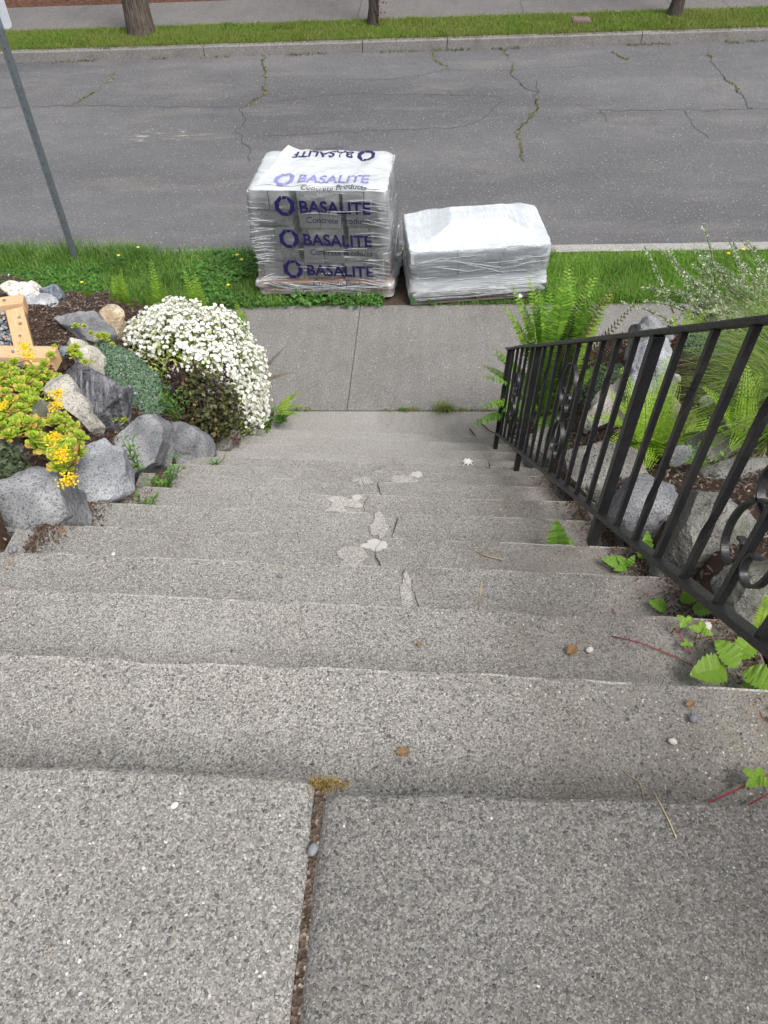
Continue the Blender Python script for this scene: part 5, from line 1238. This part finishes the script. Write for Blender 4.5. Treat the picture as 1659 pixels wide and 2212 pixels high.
for j in range(5):
    a = j * 1.2566; Dp = A_ * math.cos(a) + B_ * math.sin(a) + Nf * .25
    v, f = leaf_arrays(P + Nf * .012 - BO, Nf, S, .95, .05, Dp); VV.append(v); FF.append(f + o_); o_ += len(v)
tag(mobj('flowers', np.concatenate(VV), np.concatenate(FF), M_petal, bush), kind='stuff')
V0, F0 = ICO[1]; V0 = V0 * np.array((.0065, .0065, .011)); VV = []; FF = []; o_ = 0
R3 = np.stack([A_, B_, Nf], 2)
V = (np.einsum('nij,vj->nvi', R3, V0) + (P - Nf * .004 - BO)[:, None, :]).reshape(-1, 3); F = (F0[None] + (np.arange(n) * len(V0))[:, None, None]).reshape(-1, 3)
tag(mobj('calyces', V, F, M_calyx, bush, True), kind='stuff')
mb = MB()
for k in range(40):
    d = Vector((random.gauss(0, .5), random.gauss(0, .5), abs(random.gauss(.6, .3)))).normalized(); mb.tube([(0, 0, -.1), d * .2, d * .38 + Vector((0, 0, .1))], .004, 4)
mb.build('stems', M_stem, bush)

# dark leaved plant growing through the front of the white shrub
M_heu = leafmat('bronze_leaf', [(0, (.025, .018, .010)), (.3, (.045, .04, .015)), (.6, (.06, .075, .02)), (.95, (.12, .13, .04)), (1, (.32, .18, .10))], .5, .25)
M_spike = plain('dark_flower_spike', (.045, .025, .03), .8, .2, 0, .4, 60, .2)
hb = empty('bronze_leaved_plant', (-1.17, 3.22, .72)); tag(hb, 'low bronze-green leafy plant with dark flower spikes below the white shrub', 'plant'); HO = np.array((-1.17, 3.22, .72))
C0 = np.array((-1.21, 3.26, .87)); D = rng.normal(size=(2600, 3)); D /= np.linalg.norm(D, axis=1)[:, None]
P = C0 + D * np.array((.23, .21, .22)) * (rng.uniform(.6, 1.05, 2600))[:, None]; k = P[:, 0] < -.86; D, P = D[k], P[k]
tag(leaf_cloud('leaves', P - HO, D * .6 + rng.normal(0, .5, D.shape) + np.array((0, -.2, .5)), rng.uniform(.018, .036, len(P)), .7, M_heu, hb), kind='stuff')
for k in range(16):
    x, y = random.uniform(-.24, .2), random.uniform(-.12, .2); h = random.uniform(.30, .5); mb = MB(); mb.tube([(x * .6, y * .6, .05), (x * .8, y * .8, h * .6), (x, y, h)], .0025, 4)
    for j in range(10):
        q = .7 + .3 * j / 10; c = Vector((x, y, h * q)); mb.box(c + Vector((random.gauss(0, .006), random.gauss(0, .006), 0)), (.011, .011, .009), random.random())
    mb.build('flower_spike', M_spike, hb)

# ---------------------------------------------------------------- thyme mats, small ground covers
def mat_mound(name, C, out, th, leafm, lab, N, ls, cat='plant', seed=9, flowers=None, sunk=None, wid=.5):
    """a low hummock covered in tiny leaves; outline in the same plane as the rocks"""
    V, F = ICO[3]; V = V.copy(); O_ = np.array(out); ang = np.arctan2(O_[:, 1], O_[:, 0]); rad = np.hypot(O_[:, 0], O_[:, 1]); s_ = np.argsort(ang)
    a = np.arctan2(V[:, 1], V[:, 0]); rr = np.interp(a, ang[s_], rad[s_], period=2 * math.pi); s = np.hypot(V[:, 0], V[:, 1])
    P = np.stack([V[:, 0] / np.maximum(s, 1e-6) * rr * s ** .7, V[:, 1] / np.maximum(s, 1e-6) * rr * s ** .7, V[:, 2] * th], 1)
    P += (P / np.linalg.norm(P, axis=1)[:, None]) * np.array([[mnoise.noise(Vector(p) * 14 + Vector((seed, 0, 0))) * .018] for p in P])
    W = np.outer(P[:, 0], RX) + np.outer(P[:, 1], UPV) - np.outer(P[:, 2], FW)
    root = empty(name, C); tag(root, lab, cat)
    mobj('cushion', W, F, plain(name + '_underlayer', (.035, .05, .03), .9, .1, 0, .4, 60, .6), root, True)
    tri = W[F]; nr = np.cross(tri[:, 1] - tri[:, 0], tri[:, 2] - tri[:, 0]); ar = np.linalg.norm(nr, axis=1); idx = rng.choice(len(F), N, p=ar / ar.sum())
    b = rng.dirichlet((1, 1, 1), N); Q = (tri[idx] * b[:, :, None]).sum(1); nn_ = nr[idx] / ar[idx][:, None]
    if (nn_ * Q).sum() < 0: nn_ = -nn_
    Q = Q + nn_ * rng.uniform(0, .012, N)[:, None]
    tag(leaf_cloud('leaves', Q, nn_ + rng.normal(0, .55, Q.shape), rng.uniform(.7, 1.3, N) * ls, wid, leafm, root), kind='stuff')
    if flowers:
        k = rng.choice(N, flowers[1]); tag(leaf_cloud('flowers', Q[k] + nn_[k] * .008, nn_[k] + rng.normal(0, .3, (flowers[1], 3)), .014, .9, flowers[0], root), kind='stuff')
    return root
M_thyme = leafmat('woolly_thyme', [(0, (.09, .16, .095)), (.5, (.155, .245, .15)), (1, (.25, .35, .24))], .8, .2, (9, (.10, .17, .09), .4))
M_lilac = leafmat('lilac_petal', [(0, (.30, .22, .48)), (1, (.48, .40, .66))], .5, .3)
M_violet = leafmat('violet_petal', [(0, (.10, .07, .5)), (1, (.16, .12, .62))], .5, .3)
# outline from the spread of the mat over the rocks
mat_mound('thyme_mat', (-1.50, 3.02, 1.21), [(-.17, .20), (-.10, .215), (-.0, .17), (.10, .09), (.175, -.02), (.185, -.16), (.12, -.22), (.04, -.14), (-.03, -.06), (-.08, .06), (-.14, .14)], .09, M_thyme, 'grey-green woolly thyme mat draped over rocks left of the white shrub', 15000, .013, flowers=(M_lilac, 60))
M_greyjun = leafmat('grey_green_cover', [(0, (.10, .17, .12)), (1, (.24, .33, .25))], .8, .2)
mat_mound('thyme_mat', (1.64, 3.62, 1.10), [(-.13, .06), (-.05, .10), (.07, .10), (.16, .05), (.14, -.05), (.03, -.09), (-.09, -.06)], .06, M_greyjun, 'grey-green creeping mat behind the railing near the red plant', 4500, .015)
M_redp = leafmat('burgundy_leaf', [(0, (.09, .012, .02)), (1, (.22, .03, .045))], .6, .25)
mat_mound('red_leaved_plant', (1.47, 3.75, 1.10), [(-.06, .03), (.0, .05), (.07, .02), (.05, -.04), (-.04, -.04)], .04, M_redp, 'small burgundy leaved plant between granite block and creeping mat', 900, .02)
M_junip = leafmat('dark_conifer', [(0, (.05, .09, .05)), (1, (.14, .19, .10))], .8, .1)
mat_mound('creeping_conifer', (1.09, 3.30, 1.02), [(-.14, -.05), (-.08, .10), (.02, .16), (.12, .12), (.12, -.02), (.02, -.10)], .08, M_junip, 'dull green creeping conifer between the big fern and flat rock', 4200, .024, wid=.25)
mat_mound('purple_cover', (-1.98, 3.90, 1.07), [(-.09, .02), (-.02, .045), (.08, .02), (.07, -.03), (-.05, -.04)], .035, leafmat('purple_leaf', [(0, (.06, .02, .04)), (1, (.16, .09, .12))], .7, .2), 'dark purple ground cover beside the tan boulder', 900, .016)
mat_mound('lilac_cover', (-2.62, 4.10, 1.05), [(-.25, .05), (-.05, .09), (.14, .02), (.10, -.05), (-.10, -.03)], .05, leafmat('brownish_cover', [(0, (.10, .08, .04)), (1, (.20, .17, .10))], .8, .2), 'brownish ground cover with tiny lilac flowers at far left', 1700, .015, flowers=(M_petal, 45))
M_dkclover = leafmat('dark_oxalis', [(0, (.03, .045, .02)), (.6, (.07, .095, .045)), (1, (.13, .16, .09))], .6, .2)
mat_mound('dark_clover', (-1.27, 1.60, 1.99), [(-.12, .05), (-.03, .06), (.06, .03), (.07, -.03), (.0, -.06), (-.12, -.06)], .03, M_dkclover, 'dark clover-like clump at left edge above the big boulder', 1500, .018, wid=.9)

# upright leafy weeds
M_weed = leafmat('weed_leaf', [(0, (0.060, 0.156, 0.024)), (.6, (0.108, 0.240, 0.036)), (1, (0.180, 0.312, 0.060))], .5, .35)
def weed(name, x, y, z, stems, h, ls, wid, mat, lab, spread=.05, per=9, grp='weeds growing in cracks', flowers=None):
    t = empty(name, (x, y, z)); tag(t, lab, 'weed', grp); mb = MB(); P = []; D = []; N_ = []
    for s_ in range(stems):
        a = random.random() * 6.3; e = Vector((math.cos(a) * spread * random.uniform(.3, 1), math.sin(a) * spread * random.uniform(.3, 1), h * random.uniform(.6, 1.1))); mb.tube([(0, 0, 0), e * .5 + Vector((0, 0, h * .08)), e], [.0018, .0014, .0008], 4)
        for k in range(per):
            q = .15 + .85 * k / per; p = e * q + Vector((0, 0, h * .08 * math.sin(q * 3))); b = k * 2.4 + s_; P.append(p); D.append((math.cos(b), math.sin(b), .5)); N_.append((-math.cos(b) * .5, -math.sin(b) * .5, 1))
    mb.build('stem', M_stem, t); leaf_cloud('leaves', np.array(P), np.array(N_), ls * rng.uniform(.7, 1.2, len(P)), wid, mat, t, np.array(D))
    if flowers is not None:
        k = rng.choice(len(P), min(6, len(P))); leaf_cloud('flowers', np.array(P)[k] + np.array((0, 0, .01)), rng.normal(size=(len(k), 3)) + np.array((0, -.5, 1)), .016, .9, flowers, t)
weed('leafy_weed', -1.02, 2.12, 1.37, 7, .15, .035, .3, M_weed, 'tall green weed clump between granite boulders on left step edge', .10)
weed('leafy_weed', -1.07, 2.05, 1.52, 4, .20, .035, .3, M_weed, 'upright green weed in the cleft beside the third boulder', .05)
weed('leafy_weed', -.97, 1.84, 1.56, 4, .07, .03, .35, M_weed, 'small weed at boulder base, left side of the steps', .05, 6)
weed('leafy_weed', -.99, 2.66, .98, 4, .08, .03, .3, M_weed, 'weed with pale tips on the left step end', .06, 6)
weed('leafy_weed', -1.25, 2.95, 1.02, 10, .20, .03, .28, M_weed, 'green leafy plant hanging below the thyme mat', .14)
weed('violet_plant', -1.30, 3.02, 1.02, 6, .22, .03, .3, M_weed, 'leafy plant with small violet flowers under the thyme mat', .12, flowers=M_violet)
weed('leafy_weed', -.98, 4.15, -.01, 12, .11, .05, .3, M_weed, 'weed tuft at the foot of the stairs beside the sidewalk', .12, 7)
weed('leafy_weed', -1.0, 3.93, .15, 5, .12, .06, .18, M_weed, 'strap-leaved weed beside the last granite boulder', .06, 5)
weed('leafy_weed', -.95, 3.62, .36, 3, .07, .03, .4, M_weed, 'tiny weed on the second-lowest step at left', .04, 5)
weed('red_weed', -1.03, 3.22, .60, 3, .10, .03, .3, M_redp, 'small reddish weed at the base of the dark left boulder', .04, 7)
weed('leafy_weed', 1.10, 2.08, 1.60, 8, .13, .035, .4, M_weed, 'glossy green weed below the round grey rock', .08)
weed('leafy_weed', .72, 2.62, 1.20, 3, .12, .03, .35, M_weed, 'slender weed behind the railing beside the flat rock', .03, 7)
weed('leafy_weed', .80, .98, 2.32, 5, .09, .05, .35, M_weed, 'green rosette weed between boulders at right behind scrolls', .07, 6)
weed('leafy_weed', .40, 2.725, .98, 2, .06, .02, .25, M_weed, 'single grass-like sprig on the ninth step near the railing', .015, 5)
weed('white_flowered_weed', .66, 3.55, .30, 12, .22, .025, .3, M_varieg, 'pale variegated stems with white blossoms behind lowest railing panel', .14, 12, flowers=M_petal)
# tufts along the sidewalk crack
def tuft(x, y, n, L, sp, lab, mat):
    X = x + rng.normal(0, sp, n); Y = y + rng.normal(0, .012, n); o = blades('grass_tuft', X, Y, gz(X) - .004, rng.uniform(.5, 1.2, n) * L, np.full(n, .004), rng.uniform(.3, 1.25, n), mat, None, None, .7, (x, y, gz(x) - .004)); o.location = (x, y, gz(x) - .004); tag(o, lab, 'grass', 'tufts in the sidewalk crack')
M_tuft = leafmat('crack_grass', [(0, (.10, .15, .02)), (.6, (.17, .23, .04)), (1, (.36, .36, .16))], .6, .35)
tuft(.237, 4.338, 170, .11, .032, 'largest yellow-green grass tuft in the sidewalk crack', M_tuft)
tuft(-.01, 4.34, 60, .05, .045, 'low grass tuft in the crack left of the largest one', M_tuft)
tuft(-.075, 4.34, 50, .05, .02, 'dark spindly tuft left of centre in the crack', M_weed)
tuft(.38, 4.34, 60, .04, .045, 'thin grass line right of the largest tuft', M_tuft)
tuft(.56, 4.34, 50, .03, .05, 'low mossy tuft near the railing end in the crack', M_tuft)
tuft(-.84, 4.338, 60, .045, .05, 'grass tuft at the left end of the crack', M_tuft)
tuft(-.18, 4.34, 25, .03, .03, 'tiny grass sprigs near the crack centre', M_tuft)

# broad serrated leaves (strawberry, dock) on the right step ends
M_berry = leafmat('berry_leaf', [(0, (.15, .30, .03)), (1, (.26, .42, .05))], .45, .4); M_dock = leafmat('dock_leaf', [(0, (.14, .30, .035)), (1, (.20, .37, .05))], .45, .35)
def broad_leaf(parent, c, d, up, L, w_, mat, teeth=7, nm='leaflet'):
    c, d, up = Vector(c), Vector(d).normalized(), Vector(up).normalized(); s_ = d.cross(up).normalized(); up = s_.cross(d); V = []; n = teeth * 2
    for i in range(n + 1):
        q = i / n; wd = w_ * L * (math.sin(math.pi * min(1, q ** .8 * .97 + .02)) ** .75) * (1 - .2 * (i % 2)); c0 = c + d * L * q + up * (L * .14 * math.sin(q * 3.1) + L * .012 * math.sin(i * 1.9 + L * 99)); V += [c0 - s_ * wd + up * wd * (.3 + .07 * math.sin(i * 2.3)), c0, c0 + s_ * wd + up * wd * (.3 + .07 * math.cos(i * 2.1))]
    return mobj(nm, V, [(3 * i + k, 3 * i + k + 1, 3 * i + 4 + k, 3 * i + 3 + k) for i in range(n) for k in (0, 1)], mat, parent)
def trifoliate(x, y, z, L, h, tilt, lab, mat=M_berry, n=3, grp='strawberry plants beside the railing'):
    t = empty('strawberry_plant', (x, y, z)); tag(t, lab, 'plant', grp); MB().tube([(0, 0, 0), (0, .005, h * .6), (0, 0, h)], .0011, 4).build('stem', M_red, t)
    for k in range(n):
        a = tilt + (k - (n - 1) / 2) * (1.7 if n == 3 else 1.3); broad_leaf(t, (0, 0, h), (math.cos(a), math.sin(a), .15), (0, -.25, 1), L, .36, mat)
    return t
trifoliate(.506, .455, tz(1), .022, .03, 1.7, 'bright lime strawberry leaf at lower right edge of the first step', n=4)
trifoliate(.576, .835, tz(2), .024, .035, 1.2, 'lime three-part leaf on thin red stalk at the step edge, right one')
trifoliate(.548, .85, tz(2), .020, .04, 2.3, 'lime three-part leaf beside the taller red stalk, left one')
trifoliate(.549, .812, tz(2), .013, .02, 1.6, 'smallest lime sprout below the pair of three-part leaves')
bp = empty('broad_leaved_weed', (.62, .75, tz(2))); tag(bp, 'big serrated green leaves on the second step under the bottom rail', 'weed')
for (c, d, L) in [((-.02, .0, .04), (-1, -.3, .1), .075), ((0, 0, .045), (-.5, .8, .2), .06), ((.01, -.01, .05), (.5, -.5, .1), .065), ((0, .02, .05), (.7, .6, .3), .055), ((.02, -.02, .03), (0, -1, .0), .05)]: broad_leaf(bp, c, d, (0, -.3, 1), L, .42, M_dock if random.random() < .3 else M_berry, 8, 'leaf')
dk = empty('dock_weed', (.47, 1.50, tz(5) + .03)); tag(dk, 'crinkled green dock leaf standing at a step edge left of the thick post', 'weed')
for (d, L) in [((-.15, .45, 1), .125), ((.5, .35, .8), .075), ((.15, .2, .6), .07)]: broad_leaf(dk, (0, 0, 0), d, (0, -1, .3), L, .30, M_dock, 9, 'leaf')
dk = empty('dock_weed', (.615, 1.325, tz(4))); tag(dk, 'green jagged leaves at the step edge below the thick post', 'weed')
for (d, L) in [((-1, .1, .30), .075), ((-.6, .2, .6), .05), ((-.7, -.4, .2), .05), ((.3, .2, .8), .045)]: broad_leaf(dk, (0, 0, .01), d, (0, -.6, 1), L, .27, M_dock, 8, 'leaf')
dk = empty('dock_weed', (.655, 1.34, tz(4) + .03)); tag(dk, 'upright pointed green leaf behind the bottom rail by dark boulder', 'weed')
for (d, L) in [((-.05, .2, 1), .10), ((.1, .1, .8), .05)]: broad_leaf(dk, (0, 0, 0), d, (0, -1, .2), L, .22, M_dock, 8, 'leaf')
dk = empty('dock_weed', (.655, 1.045, tz(3))); tag(dk, 'oval and serrated green leaves at the third step under the rail', 'weed')
for (c, d, L) in [((-.04, 0, .01), (-.8, .1, .3), .05), ((.0, .01, .02), (.1, .3, .9), .06), ((.02, 0, .01), (.8, -.2, .4), .055)]: broad_leaf(dk, c, d, (0, -.6, 1), L, .33, M_dock, 8, 'leaf')
dk = empty('dock_weed', (.68, .66, 2.56)); tag(dk, 'large pale green leaf at the right picture edge behind the rail', 'weed')
for (c, d, L) in [((.0, 0, .02), (-.1, .2, 1), .09), ((.0, -.02, .0), (-.5, 0, .5), .06)]: broad_leaf(dk, c, d, (0, -1, .4), L, .36, M_berry, 8, 'leaf')

# ---------------------------------------------------------------- yellow sedum and small succulents
M_sed = leafmat('sedum_leaf', [(0, (.28, .44, .04)), (.5, (.42, .56, .05)), (.85, (.58, .62, .08)), (1, (.58, .34, .12))], .4, .35)
M_sedy = leafmat('sedum_flower', [(0, (.72, .48, .01)), (1, (.86, .66, .03))], .5, .2)
M_sedstem = plain('orange_sedum_stem', (.30, .155, .05), .5, .4, 0, .3, 60, .1)
def rosette_mesh(seed, n=15, L=.026):
    r = random.Random(seed); V = []; F = []
    for k in range(n):
        q = k / n; a = k * 2.4; e = .15 + 1.15 * q; ln = L * (1.05 - .55 * q); d = Vector((math.cos(a) * math.cos(e), math.sin(a) * math.cos(e), math.sin(e))); s_ = Vector((-math.sin(a), math.cos(a), 0)); u = d.cross(s_) * -1; b = len(V)
        base = Vector((0, 0, .012 * q))
        for (t_, w_) in ((.05, .10), (.45, .26), (.8, .30), (1., .10)):
            c = base + d * ln * t_; V += [c - s_ * ln * w_, c - u * ln * .07, c + s_ * ln * w_, c + u * ln * .05]
        for j in range(3): F += [(b + j * 4 + m_, b + j * 4 + (m_ + 1) % 4, b + j * 4 + 4 + (m_ + 1) % 4, b + j * 4 + 4 + m_) for m_ in range(4)]
        F.append(tuple(b + 12 + m_ for m_ in range(4)))
    return raw_mesh('rosette', V, F)
ROS = [rosette_mesh(k) for k in range(3)]
for m_ in ROS: m_.materials.append(M_sed)
def flower_head(seed):
    r = random.Random(seed); P = np.array([(r.gauss(0, .011), r.gauss(0, .011), .012 + r.gauss(0, .005)) for k in range(130)]); v, f = leaf_arrays(P, rng.normal(0, .7, P.shape) + np.array((0, 0, 1)), .0085, .7, .1); me = raw_mesh('flower_head', v, f); me.materials.append(M_sedy); return me
FH = [flower_head(k) for k in range(3)]
SEDP = [(-1.824, 2.558), (-1.732, 2.596), (-1.679, 2.72), (-1.588, 2.60), (-1.477, 2.373), (-1.239, 2.029), (-1.05, 1.66), (-.99, 1.45), (-1.145, 1.644), (-1.317, 1.8), (-1.45, 1.80), (-1.62, 2.05), (-1.75, 2.3)]
def inside(x, y, poly):
    c = False
    for (a, b), (p, q) in zip(poly, poly[1:] + poly[:1]):
        if (b > y) != (q > y) and x < (p - a) * (y - b) / (q - b) + a: c = not c
    return c
sed = empty('yellow_sedum', (-1.42, 2.1, 1.72)); tag(sed, 'sprawling yellow-green sedum with rosettes and yellow flowers at left', 'succulent'); SO = Vector((-1.42, 2.1, 1.72)); cnt = 0; pts = []
while cnt < 190:
    x, y = random.uniform(-1.85, -.95), random.uniform(1.4, 2.75)
    if not inside(x, y, SEDP): continue
    h = .05 + .07 * max(0, nz(x, y, 2, 5)) + random.random() * .06
    p = Vector((x, y, zl(x, y) + h)); pts.append(p); o = bpy.data.objects.new('rosette', random.choice(ROS)); link(o, sed); o.location = p - SO; sc = random.uniform(1.0, 1.65); o.scale = (sc,) * 3; o.rotation_euler = (random.gauss(.25, .3), random.gauss(.1, .3), random.random() * 6); cnt += 1
for (x, y, z) in [(-1.63, 2.52, 1.74), (-1.60, 2.45, 1.76), (-1.02, 1.57, 2.13), (-1.0, 1.52, 2.09), (-.99, 1.47, 2.06), (-1.16, 1.82, 2.03), (-1.22, 1.98, 1.97), (-1.55, 2.05, 1.86), (-1.62, 2.14, 1.84), (-1.47, 1.98, 1.88)]:
    for k in range(1):
        o = bpy.data.objects.new('flower_head', random.choice(FH)); link(o, sed); o.location = Vector((x + random.gauss(0, .012), y + random.gauss(0, .012), z + .02)) - SO; o.rotation_euler = (random.gauss(.3, .2), 0, random.random() * 6); o.scale = (1.15,) * 3
mb = MB()
for p in pts:
    if p.x > -1.22: continue
    q = Vector((p.x + random.gauss(-.03, .03), p.y + random.gauss(.04, .04), 0)); q.z = zl(q.x, q.y) + .02
    mid = (p + q) / 2 + Vector((random.gauss(0, .03), random.gauss(0, .03), random.uniform(0, .03))); mb.tube([q - SO, mid - SO, p - SO], .0032, 5)
for k in range(18):
    a = random.choice(pts); b = min((p for p in pts if p is not a), key=lambda p: abs((p - a).length - .11)); mb.tube([a - SO, (a + b) / 2 + Vector((random.gauss(0, .03), random.gauss(0, .03), .03)) - SO, b - SO], .0035, 5)
tag(mb.build('stems', M_sedstem, sed, True), kind='stuff')
def succ(name, loc, n, rx, ry, lab, sc=1.):
    t = empty(name, loc); tag(t, lab, 'succulent', 'small green succulents among the rocks')
    for k in range(n):
        x, y = random.gauss(0, rx), random.gauss(0, ry); o = bpy.data.objects.new('rosette', random.choice(ROS)); link(o, t); o.location = (x, y, zl(loc[0] + x, loc[1] + y) - zl(loc[0], loc[1]) + random.random() * .02); o.scale = (sc * random.uniform(.8, 1.2),) * 3; o.rotation_euler = (random.gauss(.2, .2), random.gauss(0, .2), random.random() * 6)
succ('green_succulent', (-1.69, 3.00, 1.40), 16, .05, .05, 'lime succulent rosettes above the dark slate block')
succ('green_succulent', (-1.60, 3.13, 1.40), 9, .04, .03, 'lime succulent rosettes between slate block and thyme mat')
succ('green_succulent', (-1.36, 2.50, 1.43), 7, .025, .03, 'small green succulent on mulch at the slate block foot')
succ('green_succulent', (-1.43, 2.50, 1.46), 3, .01, .02, 'tiny green succulent between leaning slab and slate block')

# ---------------------------------------------------------------- fine ornamental grass and small-leaved shrub at the right
M_fine = leafmat('fine_grass_blade', [(0, (.06, .12, .015)), (.5, (.14, .25, .03)), (.85, (.26, .36, .07)), (1, (.48, .46, .25))], .5, .4)
def plume(name, x, y, z, n, L, lab, mean_dir, sd_=.9, wd=.0034):
    t = np.clip(rng.normal(1, .22, n), .4, 1.5) * L; a = rng.normal(mean_dir, sd_, n); e0 = rng.uniform(.55, 1.35, n); seg = 7; ww = wd
    P = np.stack([rng.normal(0, .05, n), rng.normal(0, .05, n), np.zeros(n)], 1); rows = []
    for k in range(seg + 1):
        rows.append(P.copy()); e = e0 - (k / seg) ** 1.2 * rng.uniform(1.0, 1.9, n); d = np.stack([np.cos(a) * np.cos(e), np.sin(a) * np.cos(e), np.sin(e)], 1); P = P + d * (t / seg)[:, None]
    pv = np.stack([-np.sin(a), np.cos(a), np.zeros(n)], 1); V = []
    for k in range(seg + 1): w_ = ww * (1 - k / seg * .8); V += [rows[k] - pv * w_ / 2, rows[k] + pv * w_ / 2]
    V = np.stack(V, 1).reshape(-1, 3); b = np.arange(n)[:, None] * 2 * (seg + 1); F = np.concatenate([b + np.array([[2 * k, 2 * k + 1, 2 * k + 3, 2 * k + 2]]) for k in range(seg)])
    o = mobj(name, V, F, M_fine); o.location = (x, y, z); tag(o, lab, 'ornamental grass', 'fine ornamental grasses at the right')
plume('fine_grass', 1.88, 3.0, 1.34, 2000, .54, 'upper clump of fine green hair-like grass sweeping left at right edge', math.pi, 1.0)
plume('fine_grass', 1.62, 2.45, 1.52, 1300, .52, 'lower clump of fine drooping grass over the rocks at right edge', math.pi + .3, 1.0)
M_cot = leafmat('small_grey_leaf', [(0, (.12, .19, .08)), (.5, (.24, .32, .16)), (.85, (.42, .48, .32)), (1, (.60, .63, .52))], .5, .3)
sh = empty('small_leaved_shrub', (2.05, 4.02, .98)); tag(sh, 'woody shrub with arching stems and tiny pale leaves at right', 'shrub'); SHO = Vector((2.05, 4.02, .98)); P = []; D = []
for k in range(95):
    az = random.gauss(2.3, .8); L_ = random.uniform(.25, .58); e0, e1 = random.uniform(.35, 1.1), random.uniform(.05, .6); p = Vector((random.gauss(.05, .22), random.gauss(0, .12), random.uniform(-.05, .1))); pt = [p.copy()]
    for j in range(12):
        e = e0 + (e1 - e0) * j / 12; p = p + Vector((math.cos(az) * math.cos(e), math.sin(az) * math.cos(e), math.sin(e))) * L_ / 12; pt.append(p.copy())
    MB().tube(pt[::2], [.0045 * (1 - .7 * i / 6) for i in range(len(pt[::2]))], 5).build('stem', M_twig, sh)
    for j in range(1, 13):
        for m_ in range(12):
            b = random.random() * 6.3; P.append(pt[j].lerp(pt[j - 1], random.random())); D.append((math.cos(b), math.sin(b), random.uniform(.1, .9)))
P = np.array(P); D = np.array(D); tag(leaf_cloud('leaves', P, rng.normal(0, .6, P.shape) + np.array((0, -.4, .8)), rng.uniform(.012, .024, len(P)), .5, M_cot, sh, D), kind='stuff')

# dark hedge foot in the far bed
M_hedge = leafmat('dark_hedge_leaf', [(0, (.008, .016, .006)), (.6, (.02, .035, .012)), (1, (.05, .07, .03))], .6, .2)
for (x, lab) in [(-5.9, 'dark shrub at the back of the far sidewalk, left of the utility pole'), (-8.2, 'dark shrub at the far left behind the far sidewalk')]:
    t = empty('dark_shrub', (x, 17.0, gz(x) + .1)); tag(t, lab, 'shrub', 'dark shrubs behind the far sidewalk'); D = rng.normal(size=(2500, 3)); D /= np.linalg.norm(D, axis=1)[:, None]; P = D * np.array((.9, .6, .7)) * (rng.random(2500) ** .4)[:, None] + np.array((0, 0, .45)); P = P[P[:, 2] > 0]
    leaf_cloud('leaves', P, rng.normal(size=P.shape), rng.uniform(.03, .06, len(P)), .5, M_hedge, t)
    MB().tube([(0, 0, -.15), (0, 0, .5)], .04, 6).build('stem', M_bark, t)
